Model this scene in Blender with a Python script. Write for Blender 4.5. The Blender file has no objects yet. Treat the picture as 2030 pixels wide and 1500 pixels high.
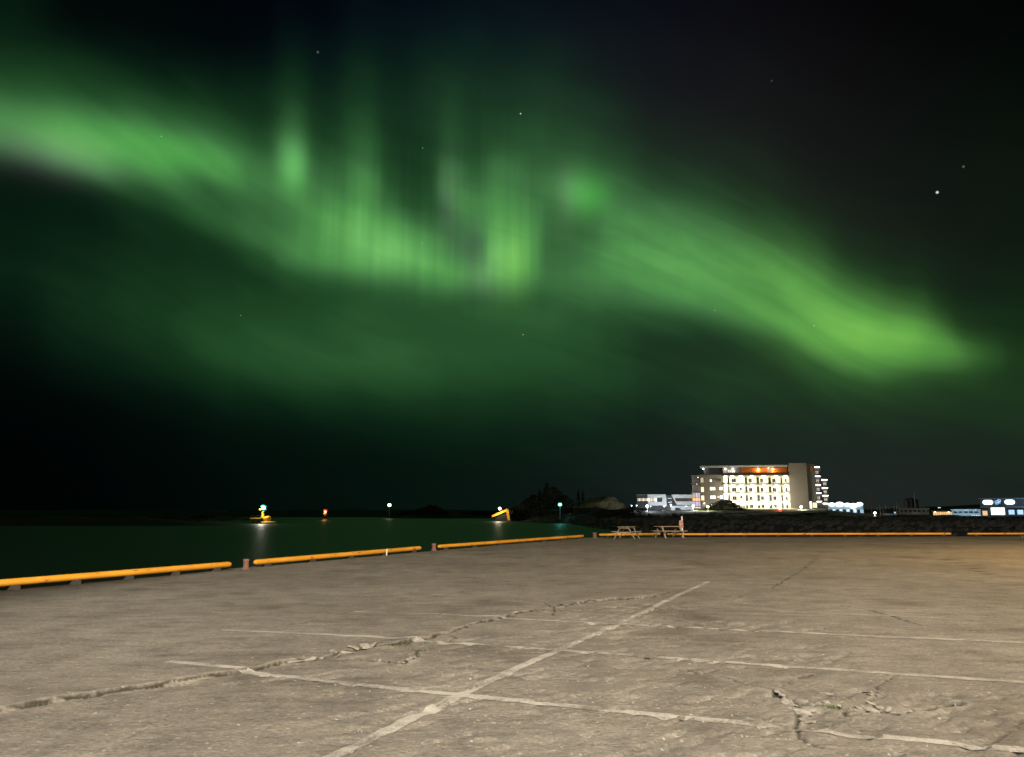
import bpy, bmesh, math, random
import numpy as np
from mathutils import Vector, Matrix

random.seed(7)
R = math.radians
scene = bpy.context.scene
COL = scene.collection

# ------------------------------------------------------------------ camera
CAM_H = 1.75
PITCH = R(9.69)
FPX = 1534.0                      # focal length in pixels of the 2030 px wide photograph
cP, sP = math.cos(PITCH), math.sin(PITCH)
cam_data = bpy.data.cameras.new('camera')
cam_data.sensor_width = 36.0
cam_data.lens = 36.0 * FPX / 2030.0
cam_data.clip_start = 0.05
cam_data.clip_end = 20000.0
cam = bpy.data.objects.new('camera', cam_data)
cam.location = (0, 0, CAM_H)
cam.rotation_euler = (math.pi / 2 + PITCH, 0, 0)
COL.objects.link(cam)
scene.camera = cam

def uv(px, py):
    return (px - 1015.0) / FPX, (750.0 - py) / FPX
def ground(px, py, z=0.0):
    """world point at height z that the photograph shows at pixel px, py (below the horizon)"""
    u, v = uv(px, py)
    dx, dy, dz = u, cP - v * sP, sP + v * cP
    t = (z - CAM_H) / dz
    return Vector((dx * t, dy * t, z))
def at(px, py, Y):
    """world point at depth Y seen at pixel px, py"""
    u, v = uv(px, py)
    dx, dy, dz = u, cP - v * sP, sP + v * cP
    return Vector((dx * Y / dy, Y, CAM_H + dz * Y / dy))
def proj(x, y, z):
    z = z - CAM_H
    d = y * cP + z * sP
    return 1015 + FPX * x / d, 750 - FPX * (z * cP - y * sP) / d

# ------------------------------------------------------------------ render / exposure
scene.view_settings.view_transform = 'Standard'
scene.view_settings.look = 'None'
scene.view_settings.exposure = 0.0
scene.view_settings.gamma = 1.0
scene.view_settings.use_curve_mapping = False
scene.render.engine = 'CYCLES'
scene.cycles.use_denoising = True
scene.cycles.max_bounces = 6
scene.cycles.sample_clamp_indirect = 4.0
scene.cycles.sample_clamp_direct = 0.0
scene.cycles.caustics_reflective = False
scene.cycles.caustics_refractive = False

def lin(c):
    c = c / 255.0
    return c / 12.92 if c <= 0.04045 else ((c + 0.055) / 1.055) ** 2.4
def srgb(r, g, b):
    return (lin(r), lin(g), lin(b), 1.0)

# ------------------------------------------------------------------ sky : night with aurora
# brightness of the aurora (display green, 0-255) down a set of columns of sky
PROF = {
 20:  [(0,25),(80,35),(150,60),(200,95),(240,125),(270,130),(300,95),(325,48),(350,25),(430,28),(520,38),(600,30),(680,18),(760,8),(850,5),(950,4)],
 150: [(0,8),(60,15),(120,45),(180,65),(210,100),(240,140),(280,160),(310,150),(335,110),(355,50),(380,30),(430,30),(520,45),(600,48),(680,40),(730,25),(800,8),(900,5)],
 300: [(0,6),(80,12),(150,35),(200,60),(240,95),(270,150),(310,152),(340,130),(365,85),(390,65),(430,42),(480,42),(560,55),(640,60),(700,55),(760,30),(820,14),(900,8)],
 430: [(0,4),(100,10),(170,35),(220,55),(270,90),(300,140),(330,148),(355,125),(375,85),(410,85),(450,85),(480,50),(520,50),(600,65),(660,78),(720,72),(770,45),(830,22),(900,12)],
 520: [(0,4),(100,10),(180,35),(240,50),(290,70),(330,105),(370,115),(400,100),(440,100),(480,105),(510,70),(550,55),(620,72),(680,88),(730,80),(780,45),(850,22),(920,14)],
 580: [(0,6),(60,15),(120,35),(200,55),(260,72),(290,105),(330,128),(365,122),(400,115),(440,112),(480,125),(520,115),(550,68),(600,65),(680,92),(740,85),(790,45),(860,22),(930,15)],
 640: [(0,4),(100,16),(200,40),(270,50),(320,75),(360,100),(400,125),(440,150),(480,150),(520,135),(545,85),(580,62),(640,80),(700,95),(750,85),(800,45),(880,22),(940,16)],
 720: [(0,8),(80,25),(180,50),(260,75),(320,100),(350,130),(390,138),(420,160),(460,170),(500,168),(530,150),(555,95),(590,70),(650,85),(710,98),(760,80),(810,45),(880,25),(950,18)],
 780: [(0,8),(100,22),(200,42),(300,52),(370,65),(410,95),(440,140),(480,168),(520,165),(550,120),(575,80),(620,75),(700,98),(760,80),(820,45),(890,26),(950,20)],
 850: [(0,8),(100,30),(200,48),(300,52),(380,58),(420,72),(450,105),(490,150),(530,160),(560,125),(585,85),(620,78),(700,92),(760,78),(820,48),(890,28),(950,21)],
 885: [(0,10),(100,32),(200,60),(300,75),(340,112),(380,122),(440,85),(480,108),(520,150),(550,145),(575,105),(600,78),(680,88),(750,78),(820,45),(900,28),(960,22)],
 930: [(0,12),(100,35),(200,48),(300,65),(350,90),(400,130),(440,118),(480,92),(510,112),(540,145),(565,120),(590,80),(640,85),(700,88),(760,75),(830,45),(900,28),(960,22)],
 1000:[(0,12),(100,28),(200,48),(280,70),(340,110),(400,135),(450,155),(500,178),(540,172),(570,125),(595,85),(640,82),(700,88),(760,70),(830,42),(900,28),(960,24)],
 1060:[(0,12),(100,28),(200,50),(300,80),(360,100),(420,125),(480,140),(540,135),(570,100),(600,80),(660,85),(740,75),(820,45),(900,30),(960,24)],
 1105:[(0,10),(100,28),(200,48),(280,65),(330,90),(370,110),(420,95),(470,88),(520,98),(560,105),(595,90),(640,82),(720,80),(790,60),(850,38),(900,30),(960,25)],
 1160:[(0,8),(150,30),(250,55),(310,72),(350,90),(385,100),(415,100),(450,96),(500,110),(550,120),(590,100),(640,75),(720,78),(800,55),(870,35),(960,26)],
 1230:[(0,8),(150,22),(250,42),(320,65),(370,90),(400,110),(450,130),(500,145),(550,135),(590,105),(620,72),(680,60),(740,72),(820,45),(880,32),(960,27)],
 1300:[(0,7),(200,18),(300,38),(380,70),(420,115),(470,140),(530,148),(580,130),(605,110),(630,70),(680,48),(740,62),(800,45),(860,32),(960,28)],
 1400:[(0,6),(200,13),(300,32),(380,60),(430,95),(480,135),(530,145),(580,145),(610,125),(635,85),(660,55),(700,48),(760,60),(820,45),(880,33),(960,29)],
 1500:[(0,5),(250,16),(350,36),(420,60),(470,95),(510,135),(560,145),(610,145),(640,125),(665,80),(690,55),(740,58),(800,50),(870,36),(960,29)],
 1600:[(0,4),(300,13),(400,28),(470,60),(520,105),(560,140),(610,168),(650,165),(680,125),(705,85),(740,65),(800,50),(870,36),(960,29)],
 1700:[(0,3),(350,12),(450,26),(520,45),(570,90),(610,140),(650,170),(690,172),(720,140),(745,95),(775,60),(820,46),(880,36),(960,30)],
 1800:[(0,3),(400,14),(500,28),(560,45),(600,85),(640,145),(680,170),(710,155),(735,110),(760,65),(800,48),(880,38),(960,30)],
 1880:[(0,3),(450,16),(560,30),(610,45),(650,85),(690,135),(718,128),(738,80),(770,52),(820,48),(880,38),(960,30)],
 1930:[(0,4),(500,20),(600,32),(650,44),(690,84),(716,98),(738,66),(780,50),(880,40),(960,30)],
 2020:[(0,4),(500,22),(600,36),(680,45),(720,48),(780,50),(850,44),(900,38),(960,30)],
}
EDGE = [(-400,290),(0,325),(150,352),(300,410),(450,475),(600,530),(750,560),(900,580),(1080,590),(1250,605),(1400,628),(1550,670),(1650,722),(1750,745),(1900,735),(2030,740),(2500,760)]

def build_world():
    world = bpy.data.worlds.new('World')
    scene.world = world
    world.use_nodes = True
    nt = world.node_tree
    N, L = nt.nodes, nt.links
    N.clear()
    # -- tabulate the brightness on a pixel grid, columns blended along the band's own lower edge
    ex = np.array([e[0] for e in EDGE], float); ey = np.array([e[1] for e in EDGE], float)
    xs = np.arange(-300, 2331, 6.0); ys = np.arange(-500, 1160, 6.0)
    edge = np.interp(xs, ex, ey)
    k = np.exp(-0.5 * (np.arange(-12, 13) / 5.0) ** 2); k /= k.sum()
    edge = np.convolve(np.pad(edge, 12, mode='edge'), k, mode='valid')
    ck = sorted(PROF)
    tab = np.zeros((len(xs), len(ys)))
    dgrid = np.arange(-1300, 900, 6.0)
    cols = []
    for c in ck:
        p = PROF[c]; e = np.interp(c, xs, edge)
        cols.append(np.interp(dgrid, [q[0] - e for q in p], [q[1] for q in p]))
    cols = np.array(cols)
    for i, x in enumerate(xs):
        j = np.clip(np.searchsorted(ck, x) - 1, 0, len(ck) - 2)
        w = np.clip((x - ck[j]) / (ck[j + 1] - ck[j]), 0, 1)
        w = w * w * (3 - 2 * w)
        col = cols[j] * (1 - w) + cols[j + 1] * w
        tab[i] = np.interp(ys - edge[i], dgrid, col)
    def blur(a, s, ax):
        n = int(3 * s) + 1
        kk = np.exp(-0.5 * (np.arange(-n, n + 1) / s) ** 2); kk /= kk.sum()
        return np.apply_along_axis(lambda m: np.convolve(np.pad(m, n, mode='edge'), kk, mode='valid'), ax, a)
    tab = blur(blur(tab, 1.6, 0), 1.6, 1)
    def bright(px, py):
        fx = np.clip((px - xs[0]) / 6.0, 0, len(xs) - 1.001); fy = np.clip((py - ys[0]) / 6.0, 0, len(ys) - 1.001)
        i, j = fx.astype(int), fy.astype(int); a, b = fx - i, fy - j
        return (tab[i, j] * (1-a) * (1-b) + tab[i+1, j] * a * (1-b) + tab[i, j+1] * (1-a) * b + tab[i+1, j+1] * a * b) / 255.0
    def dir_px(az, el):
        x, y, z = np.sin(az) * np.cos(el), np.cos(az) * np.cos(el), np.sin(el)
        d = np.maximum(y * cP + z * sP, 1e-3)
        return 1015 + FPX * x / d, 750 - FPX * (z * cP - y * sP) / d
    AZ = R(42)
    NAZ = 64
    azs = np.linspace(-AZ, AZ, NAZ)
    # elevation of the band's lower edge over azimuth
    eu = (xs - 1015) / FPX; ev = (750 - edge) / FPX
    ed = np.stack([eu, cP - ev * sP, sP + ev * cP]); ed /= np.linalg.norm(ed, axis=0)
    eaz = np.arctan2(ed[0], ed[1]); eel = np.arcsin(ed[2])
    edge_el = np.interp(azs, eaz, eel)

    # -- node helpers
    def math_(op, a, b=None, c=None, clamp=False):
        n = N.new('ShaderNodeMath'); n.operation = op; n.use_clamp = clamp
        for q, v in enumerate((a, b, c)):
            if v is None: continue
            if isinstance(v, (int, float)): n.inputs[q].default_value = v
            else: L.new(v, n.inputs[q])
        return n.outputs[0]
    def curve(sock, pts, handle='AUTO'):
        n = N.new('ShaderNodeFloatCurve')
        m = n.mapping; c = m.curves[0]
        m.use_clip = False
        m.extend = 'HORIZONTAL'
        while len(c.points) > 2: c.points.remove(c.points[-1])
        c.points[0].location = pts[0]; c.points[1].location = pts[-1]
        for p in pts[1:-1]: c.points.new(p[0], p[1])
        for p in c.points: p.handle_type = handle
        m.update()
        if sock is not None: L.new(sock, n.inputs['Value'])
        n.inputs['Factor'].default_value = 1.0
        return n
    tc = N.new('ShaderNodeTexCoord')
    nrm = N.new('ShaderNodeVectorMath'); nrm.operation = 'NORMALIZE'
    L.new(tc.outputs['Generated'], nrm.inputs[0])
    sep = N.new('ShaderNodeSeparateXYZ'); L.new(nrm.outputs[0], sep.inputs[0])
    az = math_('ARCTAN2', sep.outputs[0], sep.outputs[1])
    el = math_('ARCSINE', sep.outputs[2])
    el0 = math_('MAXIMUM', el, R(-4))
    az01 = math_('MULTIPLY_ADD', az, 1 / (2 * AZ), 0.5, clamp=True)
    ecurve = curve(az01, [(i / (NAZ - 1), float(edge_el[i] * 2)) for i in range(NAZ)]).outputs[0]
    d = math_('SUBTRACT', el0, math_('MULTIPLY', ecurve, 0.5))         # height above the band's edge, radians
    DMIN, DMAX = R(-22), R(75)
    knots_d = [-22, -14, -10, -7, -4.5, -2.5, -1.2, 0, 1.2, 2.4, 3.6, 4.8, 6, 7.4, 9, 11, 13.5, 17, 22, 32, 75]
    NR = 2 * (len(knots_d) - 1) + 1
    d01 = math_('MULTIPLY_ADD', d, 1 / (DMAX - DMIN), -DMIN / (DMAX - DMIN), clamp=True)
    # two straight pieces per knot: t runs over rows; piecewise linear warp
    warp = curve(d01, [((R(kd) - DMIN) / (DMAX - DMIN), i / (len(knots_d) - 1)) for i, kd in enumerate(knots_d)], 'VECTOR').outputs[0]
    t = math_('MULTIPLY', warp, float(NR - 1))
    rows_d = np.interp(np.arange(NR) / (NR - 1), np.arange(len(knots_d)) / (len(knots_d) - 1), np.radians(knots_d))
    vals = np.zeros((NR, NAZ))
    for i in range(NR):
        e = np.clip(edge_el + rows_d[i], R(-4), R(80))
        px, py = dir_px(azs, e)
        vals[i] = bright(px, py) * (1 - .13 * min(max((-1.0 - math.degrees(rows_d[i])) / 3, 0), 1))
    # cubic B-spline coefficients down each column
    A = np.zeros((NR, NR))
    for i in range(NR):
        for o, w in ((-1, 1/6), (0, 4/6), (1, 1/6)):
            A[i, min(max(i + o, 0), NR - 1)] += w
    coef = 0.6 * np.linalg.solve(A, vals) + 0.4 * vals
    coef = np.clip(coef, 0, 1)
    def b3(x):
        x = abs(x)
        return 2/3 - x*x + x**3/2 if x < 1 else ((2 - x) ** 3 / 6 if x < 2 else 0.0)
    bpts = [(q / 24, b3(q / 6 - 2)) for q in range(25)]
    acc = None
    for i in range(NR):
        w = math_('MULTIPLY_ADD', t, 0.25, 0.5 - i * 0.25, clamp=True)
        w = curve(w, bpts).outputs[0]
        rowc = curve(az01, [(q / (NAZ - 1), float(coef[i, q])) for q in range(NAZ)], 'AUTO_CLAMPED').outputs[0]
        acc = math_('MULTIPLY', w, rowc) if acc is None else math_('MULTIPLY_ADD', w, rowc, acc)
    # vertical rays and slow mottling of the curtain
    comb = N.new('ShaderNodeCombineXYZ')
    L.new(math_('MULTIPLY', az, 52.0), comb.inputs[0]); L.new(math_('MULTIPLY', el, 2.2), comb.inputs[1])
    nz = N.new('ShaderNodeTexNoise'); nz.inputs['Scale'].default_value = 1.0; nz.inputs['Detail'].default_value = 3.0
    L.new(comb.outputs[0], nz.inputs['Vector'])
    raym = curve(az01, [(0, .06), (.28, .08), (.36, .34), (.5, .34), (.55, .10), (.7, .05), (1, .04)]).outputs[0]
    above = math_('MULTIPLY', math_('MULTIPLY_ADD', d, 14.0, 0.55, clamp=True), math_('MULTIPLY_ADD', d, -6.0, 1.75, clamp=True))
    raym = math_('MULTIPLY', raym, above)
    ray = math_('MULTIPLY_ADD', math_('SUBTRACT', nz.outputs[0], 0.5), raym, 1.0)
    comb2 = N.new('ShaderNodeCombineXYZ')
    L.new(math_('MULTIPLY', az, 9.0), comb2.inputs[0]); L.new(math_('MULTIPLY', el, 14.0), comb2.inputs[1])
    nz2 = N.new('ShaderNodeTexNoise'); nz2.inputs['Detail'].default_value = 2.5; nz2.inputs['Scale'].default_value = 1.0
    L.new(comb2.outputs[0], nz2.inputs['Vector'])
    mott = math_('MULTIPLY_ADD', math_('SUBTRACT', nz2.outputs[0], 0.5), 0.22, 1.0)
    comb3 = N.new('ShaderNodeCombineXYZ')
    L.new(math_('MULTIPLY', az, 5.5), comb3.inputs[0]); L.new(math_('MULTIPLY_ADD', d, 30.0, math_('MULTIPLY', az, 7.0)), comb3.inputs[1])
    nz3 = N.new('ShaderNodeTexNoise'); nz3.inputs['Detail'].default_value = 2.2; nz3.inputs['Scale'].default_value = 1.0; nz3.inputs['Distortion'].default_value = .6
    L.new(comb3.outputs[0], nz3.inputs['Vector'])
    wa = curve(az01, [(0, .25), (.3, .22), (.5, .18), (.6, .34), (.75, .40), (.9, .32), (1, .3)]).outputs[0]
    wisp = math_('MULTIPLY_ADD', math_('SUBTRACT', nz3.outputs[0], 0.5), wa, 1.0)
    g = math_('MULTIPLY', math_('MULTIPLY', math_('MULTIPLY', acc, ray), mott), wisp)
    ramp = N.new('ShaderNodeValToRGB')
    cr = ramp.color_ramp
    stops = [(0, (0, 0, 1)), (4, (1, 3, 3)), (10, (2, 9, 7)), (22, (6, 21, 14)), (34, (11, 34, 19)), (52, (22, 53, 28)), (78, (39, 81, 43)),
             (108, (60, 111, 62)), (140, (77, 143, 74)), (170, (98, 170, 88)), (195, (118, 190, 105))]
    for q in range(len(stops) - 2): cr.elements.new(0.5)
    for e_, (pos, c) in zip(cr.elements, stops):
        e_.position = pos / 255.0
    for e_, (pos, c) in zip(cr.elements, stops):
        e_.color = srgb(*c)
    L.new(g, ramp.inputs[0])
    # the east end of the band is yellower
    tint = N.new('ShaderNodeMix'); tint.data_type = 'RGBA'; tint.blend_type = 'MULTIPLY'
    L.new(curve(az01, [(0, 0), (.6, 0), (.74, .7), (.85, 1), (1, 1)]).outputs[0], tint.inputs['Factor'])
    L.new(ramp.outputs[0], tint.inputs['A']); tint.inputs['B'].default_value = (1.08, 1.0, 0.66, 1)
    out = tint.outputs['Result']
    def add_glow(col, a0, sa, e0, se):
        nonlocal out
        da = math_('DIVIDE', math_('SUBTRACT', az, a0), sa); de = math_('DIVIDE', math_('SUBTRACT', el, e0), se)
        q = math_('ADD', math_('MULTIPLY', da, da), math_('MULTIPLY', de, de))
        q = math_('EXPONENT', math_('MULTIPLY', q, -0.5))
        m = N.new('ShaderNodeMix'); m.data_type = 'RGBA'; m.blend_type = 'ADD'
        L.new(q, m.inputs['Factor']); L.new(out, m.inputs['A']); m.inputs['B'].default_value = (*col, 1)
        out = m.outputs['Result']
    add_glow((0.0105, 0.0068, 0.0128), R(24), R(12), R(0), R(6))         # town light on the air in the east
    add_glow((0.0005, 0.0010, 0.0055), R(-2), R(13), R(37), R(7))        # blue of the zenith
    add_glow((0.0062, 0.0036, 0.0056), R(13), R(10), R(27), R(6))        # faint red-violet fringe
    add_glow((0.0068, 0.0068, 0.0062), R(21), R(10), R(17), R(6))
    def glow_at(px, py, col, sa, se):
        a = at(px, py, 100.0) - Vector((0, 0, CAM_H)); a.normalize()
        add_glow(col, math.atan2(a.x, a.y), R(sa), math.asin(a.z), R(se))
    glow_at(583, 328, (.050, .190, .045), .62, 1.15)                     # bright knots in the curtain
    glow_at(575, 300, (.022, .060, .022), .75, 1.6)
    glow_at(1166, 388, (.020, .165, .012), 1.15, .95)
    glow_at(1140, 372, (.028, .080, .026), .8, 1.1)
    glow_at(1020, 520, (.050, .110, .010), .8, 1.5)
    glow_at(770, 500, (.040, .090, .030), 2.2, 1.0)
    glow_at(1700, 668, (.035, .080, .010), 2.6, .9)
    glow_at(300, 300, (.000, .060, .000), 3.2, .9)
    glow_at(70, 292, (.030, .012, .028), 3.0, 1.0)                        # pale violet lower borders of the curtain
    glow_at(150, 318, (.018, .006, .018), 2.2, .8)
    glow_at(940, 485, (.018, .007, .022), .9, 1.3)
    glow_at(890, 400, (.022, .006, .022), .6, 2.0)
    glow_at(960, 545, (.030, .010, .026), 1.0, .9)
    glow_at(1122, 390, (.022, .008, .020), .5, 1.4)
    # stars
    for (sx, sy, b, r) in ((1032, 225, 1.0, .0011), (1858, 381, 1.1, .0019), (1910, 330, .14, .0017), (1037, 663, .55, .0009), (630, 103, .12, .0018), (838, 293, .3, .0009),
                           (837, 482, .35, .0008), (1530, 160, .05, .0016), (477, 625, .25, .0009), (1417, 615, .35, .0009), (1614, 645, .4, .0009), (320, 270, .4, .0009)):
        a = at(sx, sy, 100.0) - Vector((0, 0, CAM_H)); a.normalize()
        dt = N.new('ShaderNodeVectorMath'); dt.operation = 'DISTANCE'
        L.new(nrm.outputs[0], dt.inputs[0]); dt.inputs[1].default_value = a
        q = math_('MULTIPLY_ADD', dt.outputs['Value'], -1 / r, 1.0, clamp=True)
        m = N.new('ShaderNodeMix'); m.data_type = 'RGBA'; m.blend_type = 'ADD'
        L.new(q, m.inputs['Factor']); L.new(out, m.inputs['A']); m.inputs['B'].default_value = (b, b * 1.02, b, 1)
        out = m.outputs['Result']
    bg = N.new('ShaderNodeBackground'); L.new(out, bg.inputs[0]); bg.inputs[1].default_value = 1.0
    wo = N.new('ShaderNodeOutputWorld'); L.new(bg.outputs[0], wo.inputs[0])
build_world()

# ------------------------------------------------------------------ generic helpers
def tag(o, label=None, cat=None, group=None, kind=None):
    if label: o['label'] = label
    if cat: o['category'] = cat
    if group: o['group'] = group
    if kind: o['kind'] = kind
    return o
def empty(name, loc, rz=0.0):
    o = bpy.data.objects.new(name, None)
    o.location = loc; o.rotation_euler = (0, 0, rz); o.empty_display_size = 0.3
    COL.objects.link(o)
    return o
def link(name, me, parent=None, loc=None):
    o = bpy.data.objects.new(name, me); COL.objects.link(o)
    if parent is not None: o.parent = parent
    if loc is not None: o.location = loc
    return o
def copy_tree(o, parent=None):
    c = o.copy(); COL.objects.link(c)
    if parent is not None: c.parent = parent
    for ch in list(o.children): copy_tree(ch, c)
    return c

class MB:
    """collects shapes into one mesh"""
    def __init__(s): s.v = []; s.f = []; s.smooth = []
    def add(s, vs, fs, smooth=False):
        b = len(s.v); s.v += [tuple(v) for v in vs]
        s.f += [tuple(b + i for i in f) for f in fs]; s.smooth += [smooth] * len(fs)
        return s
    def box(s, x0, x1, y0, y1, z0, z1):
        return s.add([(x0,y0,z0),(x1,y0,z0),(x1,y1,z0),(x0,y1,z0),(x0,y0,z1),(x1,y0,z1),(x1,y1,z1),(x0,y1,z1)],
                     [(0,3,2,1),(4,5,6,7),(0,1,5,4),(1,2,6,5),(2,3,7,6),(3,0,4,7)])
    def beam(s, a, b, w, h, up=(0, 0, 1)):
        a, b = Vector(a), Vector(b); d = (b - a).normalized(); up = Vector(up)
        if abs(d.dot(up)) > .98: up = Vector((1, 0, 0))
        r = d.cross(up).normalized() * w / 2; q = r.cross(d).normalized() * h / 2
        return s.add([a-r-q, a+r-q, a+r+q, a-r+q, b-r-q, b+r-q, b+r+q, b-r+q],
                     [(0,1,2,3),(7,6,5,4),(0,4,5,1),(1,5,6,2),(2,6,7,3),(3,7,4,0)])
    def tube(s, a, b, r0, r1=None, n=12, caps=True):
        r1 = r0 if r1 is None else r1
        a, b = Vector(a), Vector(b); d = (b - a).normalized()
        x = d.orthogonal().normalized(); y = d.cross(x)
        vs = []
        for (p, r) in ((a, r0), (b, r1)):
            for i in range(n):
                t = 2 * math.pi * i / n
                vs.append(p + x * math.cos(t) * r + y * math.sin(t) * r)
        s.add(vs, [(i, (i+1) % n, n + (i+1) % n, n + i) for i in range(n)], True)
        if caps: s.add(vs, [tuple(range(n))[::-1], tuple(range(n, 2*n))])
        return s
    def lathe(s, prof, n=16, o=(0, 0, 0)):
        vs = []
        for (r, z) in prof:
            for i in range(n):
                t = 2 * math.pi * i / n
                vs.append((o[0] + r * math.cos(t), o[1] + r * math.sin(t), o[2] + z))
        fs = []
        for k in range(len(prof) - 1):
            for i in range(n):
                fs.append((k*n+i, k*n+(i+1) % n, (k+1)*n+(i+1) % n, (k+1)*n+i))
        s.add(vs, fs, True)
        s.add(vs[:n], [tuple(range(n))[::-1]]); s.add(vs[-n:], [tuple(range(n))])
        return s
    def ball(s, c, r, n=12, m=8, sz=1.0):
        prof = [(max(r * math.sin(math.pi * k / m), 1e-4), -r * sz * math.cos(math.pi * k / m)) for k in range(m + 1)]
        return s.lathe(prof, n, c)
    def prism(s, poly, y0, y1):
        """polygon in x,z given counter-clockwise seen from -y, thickness y0..y1"""
        n = len(poly)
        vs = [(p[0], y0, p[1]) for p in poly] + [(p[0], y1, p[1]) for p in poly]
        return s.add(vs, [tuple(range(n)), tuple(range(2*n-1, n-1, -1))] + [(i, n + i, n + (i+1) % n, (i+1) % n) for i in range(n)])
    def mesh(s, name, mat):
        me = bpy.data.meshes.new(name)
        me.from_pydata(s.v, [], s.f)
        me.polygons.foreach_set('use_smooth', s.smooth)
        if mat: me.materials.append(mat)
        me.update()
        return me
    def build(s, name, mat, parent=None, loc=None, bevel=0.0):
        me = s.mesh(name, mat)
        if bevel > 0:
            bm = bmesh.new(); bm.from_mesh(me)
            bmesh.ops.bevel(bm, geom=bm.edges[:], offset=bevel, segments=1, affect='EDGES', clamp_overlap=True)
            bm.to_mesh(me); bm.free()
        return link(name, me, parent, loc)

# ------------------------------------------------------------------ materials
def new_mat(name):
    m = bpy.data.materials.new(name); m.use_nodes = True
    nt = m.node_tree; b = nt.nodes['Principled BSDF']
    return m, nt, b
def plain(name, col, rough=.6, metal=0.0, var=.25, scale=6.0, bump=0.0, spec=.4):
    m, nt, b = new_mat(name)
    tc = nt.nodes.new('ShaderNodeTexCoord')
    nz = nt.nodes.new('ShaderNodeTexNoise'); nz.inputs['Scale'].default_value = scale; nz.inputs['Detail'].default_value = 6
    nt.links.new(tc.outputs['Object'], nz.inputs['Vector'])
    mx = nt.nodes.new('ShaderNodeMix'); mx.data_type = 'RGBA'
    nt.links.new(nz.outputs[0], mx.inputs['Factor'])
    mx.inputs['A'].default_value = (*[c * (1 - var) for c in col], 1); mx.inputs['B'].default_value = (*[min(c * (1 + var), .95) for c in col], 1)
    nt.links.new(mx.outputs['Result'], b.inputs['Base Color'])
    b.inputs['Roughness'].default_value = rough; b.inputs['Metallic'].default_value = metal
    b.inputs['Specular IOR Level'].default_value = spec
    if bump:
        bp = nt.nodes.new('ShaderNodeBump'); bp.inputs['Strength'].default_value = .6; bp.inputs['Distance'].default_value = bump
        nt.links.new(nz.outputs[0], bp.inputs['Height']); nt.links.new(bp.outputs[0], b.inputs['Normal'])
    return m
def glow(name, col, strength, base=(.8, .8, .8)):
    m, nt, b = new_mat(name)
    b.inputs['Base Color'].default_value = (*base, 1)
    b.inputs['Emission Color'].default_value = (*col, 1); b.inputs['Emission Strength'].default_value = strength
    b.inputs['Roughness'].default_value = .4
    return m
M = {}
M['yellow'] = plain('yellow paint', (.80, .36, .022), .45, var=.12, scale=5)
def scuffed_yellow():
    m, nt, b = new_mat('scuffed yellow paint'); N, L = nt.nodes, nt.links
    tc = N.new('ShaderNodeTexCoord')
    def nz(sc, det, st=(1, 1, 1)):
        mp = N.new('ShaderNodeMapping'); mp.inputs['Scale'].default_value = st; L.new(tc.outputs['Object'], mp.inputs['Vector'])
        n = N.new('ShaderNodeTexNoise'); n.inputs['Scale'].default_value = sc; n.inputs['Detail'].default_value = det; L.new(mp.outputs[0], n.inputs['Vector']); return n.outputs[0]
    def rp(x, a, b_):
        r = N.new('ShaderNodeMapRange'); r.inputs['From Min'].default_value = a; r.inputs['From Max'].default_value = b_; L.new(x, r.inputs['Value']); return r.outputs[0]
    def mx(f, a, c):
        q = N.new('ShaderNodeMix'); q.data_type = 'RGBA'; L.new(f, q.inputs['Factor'])
        if isinstance(a, tuple): q.inputs['A'].default_value = a
        else: L.new(a, q.inputs['A'])
        q.inputs['B'].default_value = c; return q.outputs['Result']
    c = mx(rp(nz(1.3, 4, (.5, 3, 3)), .4, .65), (.66, .29, .02, 1), (.84, .40, .035, 1))
    c = mx(rp(nz(5, 6, (.6, 2, 2)), .61, .66), c, (.26, .12, .045, 1))
    c = mx(rp(nz(11, 4, (.3, 2, 2)), .67, .72), c, (.62, .52, .36, 1))
    L.new(c, b.inputs['Base Color']); b.inputs['Roughness'].default_value = .5
    return m
M['yellow'] = scuffed_yellow()
M['yellow_far'] = plain('yellow marine paint', (.80, .42, .03), .5, var=.1, scale=2)
M['kerb'] = plain('old concrete kerb', (.11, .10, .09), .9, var=.3, scale=3)
M['block'] = plain('rail block steel', (.05, .045, .04), .8)
M['rust'] = plain('rusty iron', (.20, .105, .075), .8, var=.45, scale=14, bump=.01)
M['white_paint'] = plain('white paint', (.75, .74, .70), .5, var=.06)
M['orange'] = plain('faded orange plastic', (.62, .27, .24), .5, var=.1)
M['pink_sign'] = plain('faded red board', (.55, .30, .30), .6, var=.15)
M['wood'] = plain('weathered timber', (.33, .275, .215), .8, var=.35, scale=9)
M['pole'] = plain('galvanised steel', (.25, .25, .25), .45, .6, var=.15)
M['dark_steel'] = plain('dark steel', (.03, .03, .032), .5, .3)
M['leaf'] = plain('dark foliage', (.022, .034, .014), .8, var=.5, scale=1.2)
M['leaf2'] = plain('olive foliage', (.030, .036, .014), .8, var=.5, scale=1.2)
M['bark'] = plain('bark', (.05, .038, .028), .9, var=.3)
M['rock'] = plain('shore rock', (.055, .053, .055), .9, var=.45, scale=1.5)
M['outcrop'] = plain('grassy rock', (.16, .15, .085), .95, var=.6, scale=.35, bump=.3)
M['land'] = plain('dark shore land', (.035, .035, .033), .95, var=.5, scale=.25, bump=.4)
M['island'] = plain('island heath', (.02, .022, .015), .95, var=.5, scale=.25)
M['grass'] = plain('mown grass', (.15, .17, .045), .9, var=.4, scale=2.0)
M['weed'] = plain('weed leaf', (.06, .085, .02), .7, var=.3)
M['cream'] = plain('cream render', (.80, .75, .60), .6, var=.03, scale=.6)
M['slab'] = plain('grey fascia', (.38, .36, .33), .6, var=.1, scale=1.0)
M['brown_wall'] = plain('brown cladding', (.21, .182, .148), .7, var=.14, scale=.8)
M['grey_wall'] = plain('grey cladding', (.24, .23, .215), .7, var=.14, scale=.8)
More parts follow.
